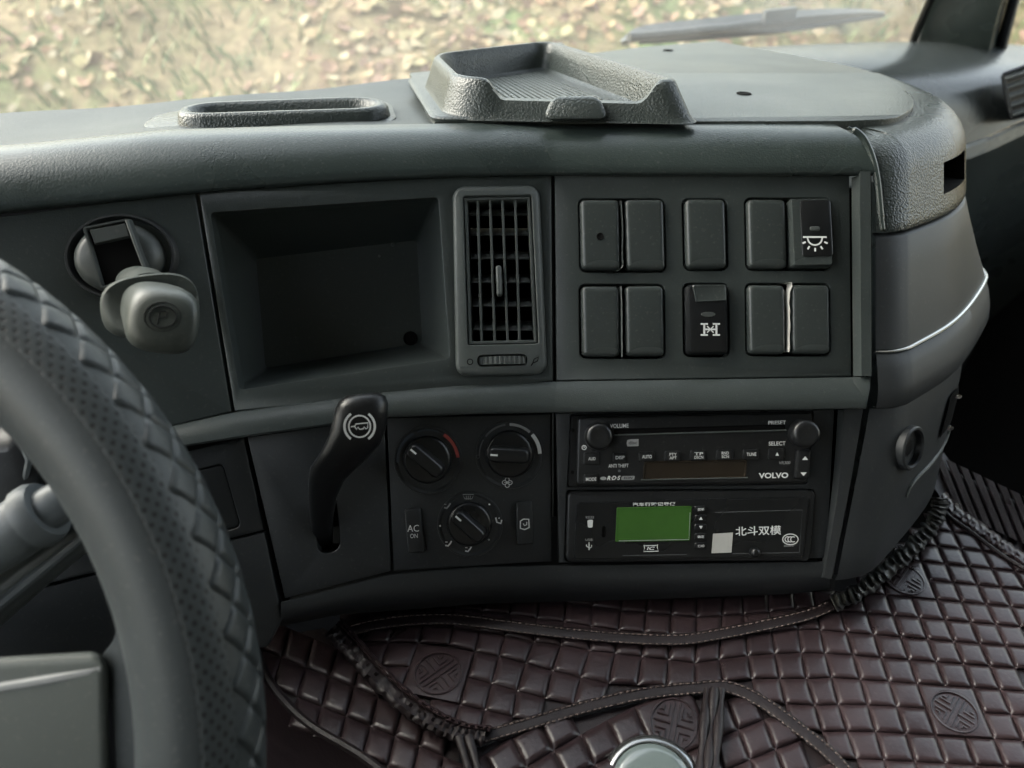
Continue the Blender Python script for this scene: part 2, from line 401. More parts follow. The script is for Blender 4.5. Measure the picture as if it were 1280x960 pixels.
def leaf(x, y):
    if hash2(x, y, 0.9) + 0.8 * hash2(x + 1, y + 4, 2.3) < random.uniform(-1.0, 0.6): return None, None
    z = bank_z(x, y) + random.uniform(0.004, 0.03); s = random.choice((random.uniform(0.012, 0.03), random.uniform(0.02, 0.05))); w = s * random.uniform(0.45, 0.8)
    rot = Matrix.Rotation(random.uniform(0, 6.28), 3, 'Z') @ Matrix.Rotation(random.uniform(-0.7, 0.7), 3, 'X')
    rot = Matrix.Rotation(R(35), 3, 'X') @ rot
    cup = random.uniform(-0.4, 0.5) * s
    pts = [(-s, 0, cup), (-0.35 * s, w, cup * 0.6), (0.45 * s, w * 0.75, cup * 0.5), (s, 0, cup), (0.45 * s, -w * 0.75, cup * 0.5), (-0.35 * s, -w, cup * 0.6), (0, 0, 0)]
    return [tuple(rot @ Vector(p) + Vector((x, y, z))) for p in pts], [(i, (i + 1) % 6, 6) for i in range(6)]
def blade(x, y):
    if hash2(x, y, 0.9) + 0.8 * hash2(x + 1, y + 4, 2.3) > random.uniform(-1.1, 0.3): return None, None
    z = bank_z(x, y); h = random.uniform(0.03, 0.10); a = random.uniform(0, 6.28); w = 0.005
    dx, dy = math.cos(a), math.sin(a); l = h * random.uniform(0.3, 1.1)
    return [(x - dy * w, y + dx * w, z), (x + dy * w, y - dx * w, z), (x + dx * l * .5, y + dy * l * .5, z + h * .7), (x + dx * l, y + dy * l - 0.01, z + h)], [(0, 1, 2), (0, 2, 3), (1, 3, 2)]
scatter('fallen_leaves', 'dry tan fallen leaves covering the bank outside', 'leaves', 24000, leaf,
        [(0.62, 0.48, 0.28), (0.55, 0.40, 0.22), (0.66, 0.56, 0.36), (0.46, 0.29, 0.18), (0.52, 0.34, 0.24), (0.34, 0.23, 0.13), (0.60, 0.52, 0.28)], attr_mat('dry_leaf', 0.8))
scatter('bank_grass', 'short green grass between the leaves on the bank', 'grass', 16000, blade,
        [(0.16, 0.24, 0.08), (0.24, 0.30, 0.12), (0.30, 0.33, 0.16), (0.12, 0.20, 0.07)], attr_mat('grass_blade', 0.7))

# cab shell (what shades and lets in the light): roof, rear wall, sides with window openings, floor
FL, RTE = -0.75, 1.35
def slab(name, m, a, b):
    (r0, f0, u0), (r1, f1, u1) = a, b
    return structure(MB().box(CAB(r0, f0, u0), RT * (r1 - r0), FW * (f1 - f0), UP * (u1 - u0)).build(name, m))
slab('cab_roof', 'headliner', (-1.15, -1.2, 1.15), (1.45, 0.62, 1.20))
slab('cab_rear_wall', 'headliner', (-1.15, -1.25, FL), (1.45, -1.203, 1.148))
slab('cab_floor', 'floor', (-1.15, -1.2, FL - 0.05), (1.45, 0.95, FL - 0.003))
for s, r0 in (('left', -1.15), ('right', 1.38)):
    bl_ = 0.13 if s == 'left' else -0.04
    slab('wall_' + s, 'floor', (r0, -1.198, FL), (r0 + 0.06, 0.98, bl_))
    slab('wall_' + s + '_rear', 'headliner', (r0, -1.198, bl_ + 0.002), (r0 + 0.06, -0.62, 1.147))
slab('cab_firewall', 'floor', (-1.08, 0.86, FL), (1.37, 0.90, UPS - 0.05))
ws = 0.88                                   # windscreen base, forward of the camera
gl = MB()
gl.grid([[CAB(r, ws + 0.06 - 0.06 * (r / 1.2) ** 2 - 0.24 * k / 6, UPS - 0.09 + 1.08 * k / 6) for r in np.linspace(-1.1, 1.33, 15)] for k in range(7)])
g2 = gl.build('windscreen', 'glass', ang=80)
tag(g2, 'dusty glass windscreen above the dashboard, bank of leaves behind it', 'windscreen')
# A pillar on the passenger side
ap = thing('windscreen_pillar', 'dark grey windscreen pillar at the top right corner', 'pillar', DIST(1200, 56, 1.45))
def pil(pxs, py, Y): return [DIST(px, py, yy - 0.13) for px, yy in zip(pxs, Y)]
MB().loft([pil((1140, 1180, 1236, 1246, 1235, 1180), 66, (1.44, 1.40, 1.36, 1.45, 1.50, 1.50)), pil((1152, 1190, 1243, 1253, 1242, 1190), 34, (1.42, 1.38, 1.34, 1.43, 1.48, 1.48)),
           pil((1185, 1222, 1262, 1272, 1262, 1222), -40, (1.36, 1.32, 1.28, 1.37, 1.42, 1.42)), pil((1330, 1360, 1390, 1400, 1390, 1360), -480, (1.1, 1.06, 1.02, 1.1, 1.15, 1.15))], True, True).build('pillar_cover', 'plastic', ap, 50)
MB().tube([DIST(1136, 66, 1.30), DIST(1148, 34, 1.28), DIST(1181, -40, 1.22), DIST(1326, -480, 0.96)], 0.006, 8).build('rubber_seal', 'black', ap)
MB().tube([DIST(1250, 66, 1.29), DIST(1258, 34, 1.27), DIST(1278, -40, 1.21), DIST(1400, -480, 0.94)], 0.008, 8).build('window_seal', 'black', ap)

# windscreen wiper, outside the glass
wp = thing('windscreen_wiper', 'grey windscreen wiper lying on the outside of the glass', 'wiper', DIST(790, 50, 1.5))
def wl(px, py, dy=0.0): return DIST(px, py, 1.42 + dy + 0.0006 * (px - 780))
top = spline([(776, 50), (800, 33), (870, 24), (950, 16), (1020, 11), (1075, 11), (1106, 14)], 6)
bot = spline([(776, 56), (810, 51), (880, 45), (960, 38), (1020, 30), (1075, 22), (1106, 20)], 6)
mid = [((a[0] + b_[0]) / 2, (a[1] * 0.55 + b_[1] * 0.45)) for a, b_ in zip(top, bot)]
MB().loft([[wl(*p) for p in top], [wl(*p, -0.02) for p in mid], [wl(*p) for p in bot], [wl(*p, 0.012) for p in mid]] , False, False, False).build('wiper_blade', 'wiperm', wp, 40)
MB().tube([wl(x, y, -0.03) for x, y in spline([(786, 47), (860, 40), (930, 31), (990, 24)], 5)], [0.008] * 8 + [0.006] * 8, 8).build('wiper_arm', 'wiperm', wp)
MB().tube([wl(x, y, -0.012) for x, y in spline([(800, 52), (880, 47), (960, 40), (1030, 31), (1104, 19)], 6)], 0.0045, 8).build('rubber_strip', 'black', wp)
MB().box(wl(955, 31, -0.045), Vector((0.06, 0.02, 0.004)), Vector((0, 0.02, 0)), Vector((0, 0, 0.022))).build('wiper_joint', 'wiperm', wp)

# ================================================================== dashboard
dash = thing('dashboard', 'dark grey plastic truck dashboard with angled centre console', 'dashboard', P(640, 750, -0.05))
YC = [(-330, 218), (-120, 194), (0, 185), (170, 168), (340, 163), (520, 160), (690, 157), (870, 157), (1060, 158), (1066, 163), (1072, 168), (1078, 176), (1083, 187), (1086.5, 200), (1089, 218)]
YB = [(-330, 306), (-120, 280), (0, 268), (245, 243), (430, 229), (560, 222.5), (700, 221), (1064, 221)]
cols = list(np.linspace(-330, 690, 52)) + list(np.linspace(700, 1060, 18)) + [1066, 1072, 1078, 1083, 1086.5, 1089]
rows = [[] for _ in range(18)]
crest = []
for px in cols:
    yb, yc = interp(px, YB), interp(px, YC)
    b0 = P(px, yb); p1 = b0 + NV * 0.0065 + WV * 0.002
    lo, hi = 0.01, 0.08
    for _ in range(30):
        r = (lo + hi) / 2; e_ = p1 + WV * (r * math.sin(R(60))) - NV * (r * 0.5)
        if proj(e_)[1] > yc: lo = r
        else: hi = r
    seq = [b0 - NV * 0.006 + WV * 0.002, b0 + NV * 0.003, b0 + NV * 0.0055 + WV * 0.0006, p1]
    tmax = 60
    if px > 1061:
        r = r_keep
        while tmax > 1 and proj(p1 + WV * (r * math.sin(R(tmax))) - NV * (r * (1 - math.cos(R(tmax)))))[1] < yc: tmax -= 1
    r_keep = r
    for k in range(1, 11):
        th = R(tmax * k / 10); seq.append(p1 + WV * (r * math.sin(th)) - NV * (r * (1 - math.cos(th))))
    e_ = seq[-1]
    if px > 1061: seq += [e_ - NV * 0.001, e_ - NV * 0.006, e_ - NV * 0.012, e_ - NV * 0.02]
    else: seq += [e_ + BACK * 0.006, e_ + BACK * 0.014, e_ + BACK * 0.018 - UP * 0.0008, e_ + BACK * 0.0185 - UP * 0.006]
    crest.append(seq[-2])
    for i, q in enumerate(seq): rows[i].append(q)
mb = MB(); mb.grid(rows); mb.build('brow', 'plastic', dash, 50)
# top shelf behind the brow, up to the windscreen
rows = []
for k in range(9):
    row = []
    for px, c0 in zip(cols, crest):
        if px > 1061: continue
        x = c0.x * 1.12 - 0.02; r = (x + 0.8 * math.sin(YAW)) / math.cos(YAW)
        e_ = CAB(r, 0.80 + 0.07 * max(0, min(1, (r - 0.1) / 0.6)), UPS - 0.008); s_ = c0 - UP * 0.002
        w = k / 8; q = s_.lerp(e_, w); q.z += -0.004 * math.sin(w * math.pi) + 0.001 * math.sin(40 * q.x)
        row.append(q)
    rows.append(row)
mb = MB(); mb.grid(rows); mb.build('top_shelf', 'shelf', dash, 60)
# top-shelf speaker recess frame
rec = [(210, 165), (497, 155), (486, 131), (440, 126), (250, 133), (226, 141)]
mb = MB()
def rl(d, h, sh=0): return [T(x, y, h) for x, y in rpoly([(a, c + sh) for a, c in rec], 9, 5, d)]
def plan_loop(pts, r, inset, h, n=6, base=None):      # rounded plan polygon at a height over the shelf
    q = [(p.x, p.y) for p in pts]
    return [Vector((x, y, Z0 + UPS + h)) for x, y in rpoly(q, r, n, inset)]
ra = [T(211, 164), T(497, 154), T(478, 129, 0.004), T(234, 138, 0.004)]
mb.loft([plan_loop(ra, 0.03, 0, 0.001), plan_loop(ra, 0.03, 0.0015, 0.008), plan_loop(ra, 0.03, 0.004, 0.0105), plan_loop(ra, 0.03, 0.008, 0.0105), plan_loop(ra, 0.03, 0.0105, 0.008), plan_loop(ra, 0.03, 0.014, 0.0015)], False, True)
mb.build('recess_frame', 'soft', dash, 50)
rb = [T(168, 167), T(499, 157), T(486, 124), T(200, 140)]
MB().loft([plan_loop(rb, 0.03, 0, -0.004), plan_loop(rb, 0.03, 0, 0.0008), plan_loop(rb, 0.03, 0.002, 0.0014)], False, True).build('recess_surround', 'soft', dash, 50)
# top lid
LID = [(543, 157.5), (800, 157), (1060, 156), (1112, 152.5), (1135, 143), (1141, 132), (1130, 118), (1087, 93), (985, 71), (894, 54), (800, 62), (690, 76), (512, 95)]
lid_s = spline(LID[2:9], 6)
lo_ = LID[:2] + lid_s + LID[9:]
lid = MB()
cx_ = sum(T(*p).x for p in lo_) / len(lo_); cy_ = sum(T(*p).y for p in lo_) / len(lo_)
def lid_loop(k, h):
    return [Vector((cx_ + (T(*p).x - cx_) * k, cy_ + (T(*p).y - cy_) * k, Z0 + UPS + h)) for p in lo_]
lid.loft([lid_loop(1, -0.004), lid_loop(1, 0.0018), lid_loop(0.998, 0.0027), lid_loop(0.994, 0.0030)], False, False)
tr_ = lid_loop(0.994, 0.0030); ids = lid.add(tr_)
for t3 in tessellate_polygon([[Vector((p.x, p.y, 0)) for p in tr_]]): lid.f.append(tuple(ids[i] for i in t3))
lidp = lab(lid.build('top_lid', 'lid', dash, 40), 'flat grained lid with a rounded right end')
for cx, cy, rx in ((930, 117, 8), (835, 63, 8)):
    c0 = T(cx, cy, 0.0033); rr = 0.0052
    MB().loft([[c0 + Vector((rr * k * math.cos(a), rr * 1.3 * k * math.sin(a), hh)) for a in np.linspace(0, 2 * math.pi, 20, endpoint=False)] for k, hh in ((1.25, 0), (1.1, 0.0006), (1.0, 0.0004), (0.95, 0.0001))], False, True).build('screw_hole', 'void', lidp)

# ---- side column: corner cap, upper side, band, lower side
PL1 = [(.2585, 0), (.270, .0006), (.281, .0045), (.292, .0118), (.330, .0422), (.3625, .0762), (.4015, .1257), (.4147, .150), (.420, .185), (.420, .25)]
PLC = [(.2585, 0), (.270, .0006), (.281, .0045), (.292, .0118), (.330, .0422), (.357, .072), (.376, .105), (.386, .145), (.390, .20), (.390, .28)]
PLT = [(.2545, 0), (.268, .0006), (.281, .0045), (.292, .0118), (.330, .0422), (.352, .064), (.3615, .080), (.3635, .10), (.3635, .13), (.3635, .16)]
PLB = [(.2300, 0), (.240, .0015), (.254, .006), (.268, .0158), (.300, .047), (.331, .080), (.351, .107), (.3565, .122), (.3565, .15), (.3565, .19)]
SP1, SPC, SPT, SPB = (spline(p, 8) for p in (PL1, PLC, PLT, PLB))
NS = len(SP1)
def side(i, v, off=0.0, low=None):
    def pl(k):
        k = max(0, min(NS - 1, k))
        if low is None:
            w = max(0, min(1, (v - 0.024) / 0.08)); return (1 - w) * np.array(SP1[k]) + w * np.array(SPC[k])
        return (1 - low) * np.array(SPT[k]) + low * np.array(SPB[k])
    p = pl(i); d = pl(i + 1) - pl(i - 1); d /= np.linalg.norm(d)
    n = Vector((-d[1], d[0], 0))                       # inward
    return ORG + Vector((p[0], p[1], 0)) + WV * v + NV * 0.004 + n * off, n
def side_hit(px, py, lowf=None):
    best = None; cand = []
    for i in range(NS):
        for v in np.linspace(-0.15, 0.19, 171):
            lw = None if lowf is None else lowf(v)
            q = proj(side(i, v, 0, lw)[0]); e_ = (q[0] - px) ** 2 + (q[1] - py) ** 2
            cand.append((e_, i, v))
    lim = max(min(c[0] for c in cand) * 1.5, 6.0)
    c = min((c for c in cand if c[0] <= lim), key=lambda c: (c[1] // 12, c[0]))
    return c[1], c[2]
# corner cap with the open grab slot
i0, va = side_hit(1180, 243); i1, vb = side_hit(1206, 183)
i1 = max(i1, i0 + 4); vlo, vhi = sorted((va, vb)); vhi = min(vhi, 0.1480); vlo = max(vlo, 0.118); print('slot', i0, i1, va, vb)
vl = [0.1065, 0.1075, 0.110] + [0.1145, vlo] + list(np.linspace(vlo, vhi, 4))[1:] + [0.1500]
mb = MB(); rows = []
RC = 0.038
def cap_pt(i, th):
    p, n = side(i, 0.150)
    e2 = (n - WV * n.dot(WV)); e2.normalize(); al = math.acos(max(-1, min(1, WV.dot(n))))
    t_ = min(th, 1.0) * al
    q = p + WV * (RC * math.sin(t_)) + e2 * (RC * (1 - math.cos(t_)))
    if th > 1: q = q + n * 0.03 * (th - 1)
    return q
for k, v in enumerate(vl): rows.append([side(i, v, 0.004 if k == 0 else (0.001 if k == 1 else 0))[0] for i in range(NS)])
for th in list(np.linspace(0, 1, 10))[1:] + [1.5]: rows.append([cap_pt(i, th) for i in range(NS)])
zc = Z0 + UPS + 0.0005
for row in rows[len(vl):]:
    for q in row: q.z = min(q.z, zc + 0.0015)
ids = [mb.add(r_) for r_ in rows]
kl, kh = vl.index(vlo), len(vl) - 2
for a in range(len(ids) - 1):
    for i in range(NS - 1):
        if kl <= a < kh and i0 <= i < i1: continue
        mb.f.append((ids[a][i], ids[a][i + 1], ids[a + 1][i + 1], ids[a + 1][i]))
capo = lab(mb.build('corner_cap', 'soft', dash, 50), 'grained rounded corner cap with an open slot')
mb = MB()
inner = []
loop = [(i, vl[kl]) for i in range(i0, i1)] + [(i1, vl[a]) for a in range(kl, kh)] + [(i, vl[kh]) for i in range(i1, i0, -1)] + [(i0, vl[a]) for a in range(kh, kl, -1)]
mb.loft([[side(i, v, o_)[0] for i, v in loop] for o_ in (0, 0.003, 0.03)], False, True)
mb.build('grab_slot', 'void', capo, 40)
# left rolled edge of the cap
MB().tube([P(x, y, 0.0045) for x, y in spline([(1060, 159), (1074, 167), (1084, 181), (1092, 203), (1097, 230), (1100, 262), (1103, 287)], 6)], [0.001] * 3 + [0.0024] * 30 + [0.002] * 4, 8).build('edge_bead', 'plastic', capo)
def strip(name, m, vs_, offs, lowf=None, parent=dash, i_0=0, ang=50):
    mb = MB(); mb.grid([[side(i, v, o_, None if lowf is None else lowf(v))[0] for i in range(i_0, NS)] for v, o_ in zip(vs_, offs)]); return mb.build(name, m, parent, ang)
lab(strip('upper_side_panel', 'lower', (0.1055, 0.1045, 0.103, 0.08, 0.055, 0.030, 0.0245), (0.006, 0.001, 0.0002, 0, 0, 0, 0)), 'smooth side panel above the painted edge highlight')
MB().tube([side(i, 0.0232, -0.0005)[0] for i in range(0, NS - 6)], [0.0006 + 0.0013 * min(1, i / 40) for i in range(0, NS - 6)], 8).build('edge_highlight', 'highlight', dash)  # specular highlight of the ridge laid on as a bright bead
strip('side_band', 'lower', (0.0215, 0.0210, 0.012, 0.0, -0.010, -0.017, -0.019), (0.002, -0.001, -0.003, -0.004, -0.003, 0.0, 0.006))
lowf = lambda v: max(0, min(1, (-0.018 - v) / 0.125))
lab(strip('lower_side_panel', 'lower', list(np.linspace(-0.018, -0.136, 9)) + [-0.141, -0.143], [0.001] + [0] * 8 + [0.002, 0.010], lowf), 'lower side panel tapering towards the mat')
i2, v2 = side_hit(1135, 558, lowf)
c0 = side(i2, v2, 0, lowf(v2))[0]
n0 = (side(i2 + 1, v2, 0, lowf(v2))[0] - side(i2 - 1, v2, 0, lowf(v2))[0]).cross(side(i2, v2 + .004, 0, lowf(v2 + .004))[0] - side(i2, v2 - .004, 0, lowf(v2 - .004))[0]).normalized(); c0 = c0 + n0 * 0.0015
xa = WV.cross(n0).normalized(); ya = n0.cross(xa)
def onside(r, h): return [c0 + xa * (r * math.cos(a)) + ya * (r * 1.0 * math.sin(a)) + n0 * h for a in np.linspace(0, 2 * math.pi, 32, endpoint=False)]
sk = thing('power_socket', 'round power socket with a grey ring on the console side', 'socket', c0)
MB().loft([onside(0.0165, -0.004), onside(0.0165, 0.0025), onside(0.0155, 0.0035), onside(0.0140, 0.0035), onside(0.0132, 0.002)], False, False).build('ring', 'lower', sk)
MB().loft([onside(0.0132, 0.002), onside(0.0126, -0.003), onside(0.0105, -0.0036), onside(0.0095, -0.002), onside(0.004, -0.001)], False, True).build('cap', 'black', sk)
i3, v3 = side_hit(1186, 514, lowf)
mb = MB()
rows = [[side(i, v, o_, lowf(v))[0] for v, o_ in ((v3 - 0.017, -0.0012), (v3 - 0.012, -0.002), (v3, -0.002), (v3 + 0.012, -0.002), (v3 + 0.017, -0.0012))] for i in range(i3 - 3, i3 + 4)]
mb.grid(rows).build('side_slot', 'void', dash)
for dv in (-0.013, 0.013):
    c1, n1_ = side(i3, v3 + dv, -0.004, lowf(v3 + dv)); MB().loft([[c1 + Vector((r_ * math.cos(a), 0, r_ * math.sin(a))) - n1_ * hh for a in np.linspace(0, 6.28, 10, endpoint=False)] for r_, hh in ((0.0022, 0), (0.0018, 0.001))], False, True).build('slot_screw', 'chrome', dash)
# raised crease on the lower side panel
cre = []
for x, y in spline([(1191, 532), (1182, 553), (1165, 577), (1147, 594), (1136, 606), (1133, 622)], 2):
    i_, v_ = side_hit(x, y, lowf); cre.append(side(i_, v_, -0.0008, lowf(v_))[0])
for _ in range(2): cre = [cre[0]] + [(a + b_ * 2 + c_) / 4 for a, b_, c_ in zip(cre, cre[1:], cre[2:])] + [cre[-1]]
MB().tube(cre, [0.0014] * (len(cre) - 3) + [0.0012, 0.0009, 0.0004], 8).build('crease', 'vent', dash)
# ---- dark inside, seen through the joints
for pl_ in ([(-120, 290), (244, 262), (690, 240), (690, 712), (360, 760), (-120, 900)], [(692, 240), (1080, 235), (1080, 500), (1040, 710), (692, 712)]): MB().fill(pl_, [], lambda x, y: P(x, y, -0.085)).build('inner_carrier', 'void', dash)
# ---- face panels
BIN = [(263, 266), (547, 247), (561, 448), (299, 487)]
VENT = [(569, 237), (672, 235), (681, 467), (573, 469)]
SW = [(723, 248, 831, 340, 2), (853, 248, 909, 338, 2), (931, 247, 1038, 338, 2), (724, 355, 831, 448, 1), (854, 354, 911, 446, 1), (932, 354, 1038, 445, 1)]
plate([(-120, 286), (243, 239), (288.5, 514.5), (-120, 612)]).build('brake_panel', 'panel', dash)
bp = plate([(248, 238), (689, 214), (691, 476), (293, 514)], [(BIN, 5), (VENT, 12)], hb=2.5).build('bin_panel', 'panel', dash)
plate([(693.5, 214), (1063, 214), (1065.5, 470.5), (695.5, 476)], [(box4(a, y0, c, y1, sk_), 8) for a, y0, c, y1, sk_ in SW], h=-0.001, hb=1.2).build('switch_panel', 'panel', dash)
# open storage bin
bq = [(318, 322), (523, 298), (530, 430), (330, 462)]
mb = MB()
mb.loft([[Q(x, y, -0.004) for x, y in rpoly(BIN, 5, 5, -0.5)], [P(x, y, -0.010) for x, y in rpoly([(266, 269), (546, 250), (559, 446), (301, 484)], 5, 5)], [P(x, y, -0.058) for x, y in rpoly(bq, 7, 5, -2)], [P(x, y, -0.062) for x, y in rpoly(bq, 7, 5, 2)]], False, True)
bino = lab(mb.build('storage_bin', 'panel', dash, 40), 'deep open storage bin with a screw hole')
MB().loft([[P(x, y, -0.0612) for x, y in circle(513, 423, 9, 24)], [P(x, y, -0.0600) for x, y in circle(513, 423, 8.3, 24)], [P(x, y, -0.0603) for x, y in circle(513, 423, 6.8, 24)], [P(x, y, -0.0608) for x, y in circle(513, 423, 6.5, 24)]], False, True).build('screw_hole', 'void', bino)
for cx, cy, r_ in ((491, 306, 2.6), (474, 320, 1.6)):
    MB().loft([[P(x, y, -0.0615) for x, y in circle(cx, cy, r_, 12)], [P(x, y, -0.0595) for x, y in circle(cx, cy, r_ * .7, 12)]], False, True).build('moulding_pip', 'vent', bino)
# right-hand frame strip
mb = MB()
L_in = [(1064.5, 222), (1065, 300), (1066.5, 470)]; L_out = [(1075, 214), (1075.5, 300), (1077, 470)]; L_r = [(1088, 214), (1089, 300), (1089.5, 470)]
def col_(pts, h): return [P(x, y, h) for x, y in spline(pts, 6)]
mb.grid([col_(L_in, -0.006), col_(L_in, -0.0005), [q + NV * 0.0045 for q in col_([(a[0] * .55 + c[0] * .45, a[1]) for a, c in zip(L_in, L_out)], 0)], col_(L_out, 0.0065), col_(L_r, 0.0068), [q - NV * 0.004 for q in col_(L_r, 0.0068)], col_([(x + 1, y) for x, y in L_r], -0.02)])
mb.build('frame_strip', 'panel', dash, 40)
# ---- ledge under the upper panels
YT = [(-120, 613), (0, 584), (205, 535), (291, 515.5), (480, 490.5), (560, 483), (692, 477), (1066, 471.5), (1090, 471)]
YL = [(-120, 648), (0, 618), (220, 560), (303, 547), (480, 522), (600, 517.5), (690, 516), (1083, 511)]
cols2 = list(np.linspace(-120, 690, 40)) + list(np.linspace(698, 1082, 14))
prof = [(0.0, -0.006), (0.0, 0.0002), (0.04, 0.0012), (0.18, 0.0040), (0.42, 0.0075), (0.70, 0.0092), (0.92, 0.0096), (0.985, 0.0088), (1.0, 0.0070), (1.0, -0.012)]
mb = MB(); mb.grid([[P(px, interp(px, YT) * (1 - w) + interp(px, YL) * w, h) for px in cols2] for w, h in prof]); mb.build('ledge', 'panel', dash, 40)
mb = MB(); mb.grid([[P(x, y, h) for x, y in ((1066.5, 471), (1077, 471.5), (1088, 472), (1089.5, 472))] for y0 in (0,) for h in (0.003,)] +
                   [[P(1066.5, 485, 0.004), P(1077, 486, 0.0085), P(1087, 487, 0.0085), P(1088.5, 487, -0.01)], [P(1074, 511, 0.0085), P(1078, 511, 0.0088), P(1082.5, 511, 0.0088), P(1084, 511, -0.01)]]); mb.build('ledge_corner', 'panel', dash, 40)
# ---- lower panels
HL = -0.005
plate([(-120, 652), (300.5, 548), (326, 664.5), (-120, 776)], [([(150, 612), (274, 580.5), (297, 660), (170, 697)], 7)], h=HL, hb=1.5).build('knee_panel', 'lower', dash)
pad([(150, 612), (274, 580.5), (297, 660), (170, 697)], 7, [(1.2, -0.014), (1.2, HL - 0.0035), (2.0, HL - 0.0025), (4, HL - 0.0022)], Q).build('blank_cover', 'lower', dash)
plate([(-120, 780), (327, 667.5), (349, 777), (330, 812), (-120, 930)], h=HL).build('knee_panel', 'lower', dash)
SLOT = [(390, 612), (416, 609), (424, 690), (394, 696)]
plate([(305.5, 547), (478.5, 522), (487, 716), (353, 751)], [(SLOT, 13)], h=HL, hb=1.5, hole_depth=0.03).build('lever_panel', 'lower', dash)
RAD = [(714, 519), (1020, 513.5), (1012, 606), (710, 610)]
TAC = [(709, 614), (1021, 612.5), (1014, 702), (706, 703.5)]
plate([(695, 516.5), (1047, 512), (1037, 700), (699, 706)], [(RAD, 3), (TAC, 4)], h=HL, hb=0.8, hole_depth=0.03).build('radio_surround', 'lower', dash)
mb = MB(); aa = [(1047.5, 512), (1040, 610), (1025, 722)]; bb = [(1055, 512), (1048, 610), (1030, 722)]; cc = [(1079, 511), (1062, 610), (1039.5, 724)]; 
mb.grid([col_(aa, -0.012), col_(aa, HL - 0.001), col_(bb, HL + 0.006), col_(cc, HL + 0.0065), col_([(x + 1, y) for x, y in cc], -0.02)]); mb.build('side_trim', 'lower', dash, 30)
YLT = [(345, 754), (353, 752), (487, 717.5), (600, 708), (700, 706), (1037, 701), (1042, 702)]
YLB = [(345, 784), (420, 769), (600, 755), (820, 749), (1000, 742), (1042, 735)]
cols3 = list(np.linspace(351, 690, 24)) + list(np.linspace(698, 1038, 14))
prof = [(0, -0.02), (0, HL - 0.001), (0.03, HL + 0.001), (0.35, HL + 0.0025), (0.65, HL + 0.0005), (0.85, HL - 0.005), (1.0, HL - 0.015)]
rows = [[P(px, interp(px, YLT) * (1 - w) + interp(px, YLB) * w, h) for px in cols3] for w, h in prof]
rows.append([q + BACK * 0.05 + UP * 0.002 for q in rows[-1]]); rows.append([q + BACK * 0.15 + UP * 0.05 for q in rows[-1]])
mb = MB(); mb.grid(rows); mb.build('bottom_lip', 'lower', dash, 40)

# ---- passenger side of the dashboard (turns away to the right)
def PD(px, py, Y): return DIST(px, py, Y)
pcols = [900, 960, 1020, 1080, 1140, 1200, 1240, 1290, 1360, 1440]
pk = [(('b', 0), [62, 58, 55, 53, 52, 52, 54, 57, 62, 68], [1.42] * 6 + [1.40, 1.36, 1.3, 1.25]),
      (('c', 1), [72, 64, 60, 57, 55, 55, 57, 60, 66, 73], [1.30] * 6 + [1.29, 1.26, 1.2, 1.15]),
      (('d', 2), [95, 80, 74, 71, 69, 70, 72, 72, 76, 82], [1.14] * 6 + [1.16, 1.16, 1.12, 1.08]),
      (('e', 3), [125, 110, 98, 92, 90, 90, 88, 84, 86, 90], [1.05, 1.05, 1.05, 1.05, 1.06, 1.07, 1.09, 1.11, 1.08, 1.04]),
      (('f', 4), [160, 150, 140, 130, 124, 118, 112, 104, 102, 104], [1.0, 1.0, 1.0, 1.01, 1.02, 1.04, 1.07, 1.10, 1.07, 1.03]),
      (('g', 5), [240, 230, 220, 208, 196, 182, 168, 146, 130, 128], [0.99, 0.99, 0.99, 1.0, 1.01, 1.03, 1.06, 1.09, 1.07, 1.03])]
BY = [0.86 / (0.891 - 0.42 * min((px - 640) / FPX, 0.72)) for px in pcols]
rows = [[tuple(PD(px, y, Y * kf)) for px, y, Y in zip(pcols, ys_, BY)] for (_, ys_, Ys), kf in zip(pk, (1.0, 0.94, 0.87, 0.82, 0.79, 0.78))]
rows = [spline(r_, 3) for r_ in rows]
rows = list(map(list, zip(*[spline(c_, 4) for c_ in zip(*rows)])))
mb = MB(); mb.grid([[Vector(p) for p in r_] for r_ in rows]); lab(mb.build('passenger_top', 'sheen', dash, 70), 'smooth rounded passenger side of the dashboard')
last = [Vector(p) for p in rows[-1]]
mb = MB(); mb.grid([[p + Vector((0, 0, -0.0005)) for p in last], [p + Vector((0, -0.008, -0.003)) for p in last], [p + Vector((0, -0.009, -0.019)) for p in last], [p + Vector((0, 0.004, -0.025)) for p in last]]); mb.build('satin_strip', 'slat', dash, 40)
mb = MB(); mb.grid([[p + Vector((0, 0.002, -0.024)) for p in last], [p + Vector((0, 0.012, -0.06)) for p in last], [p + Vector((0, 0.06, -0.20)) for p in last], [p + Vector((0, 0.16, -0.42)) for p in last], [p + Vector((0, 0.2, -0.8)) for p in last]]); mb.build('glovebox_face', 'soft', dash, 60)
pv = thing('passenger_vent', 'louvred air vent at the right edge of the passenger dashboard', 'air vent', DIST(1268, 140, 1.02))
vq = [(1250, 92), (1330, 62), (1334, 132), (1262, 152)]
def PV(x, y, h=0.0): return DIST(x, y, 1.052 - h + 0.0005 * (x - 1250))
mb = MB(); mb.loft([[PV(x, y, -0.03) for x, y in rpoly(vq, 6)], [PV(x, y, 0.006) for x, y in rpoly(vq, 6)], [PV(x, y, 0.008) for x, y in rpoly(vq, 6, 5, 2)], [PV(x, y, 0.004) for x, y in rpoly(vq, 6, 5, 5)], [PV(x, y, -0.02) for x, y in rpoly(vq, 6, 5, 6)]], False, True); mb.build('vent_frame', 'black', pv)
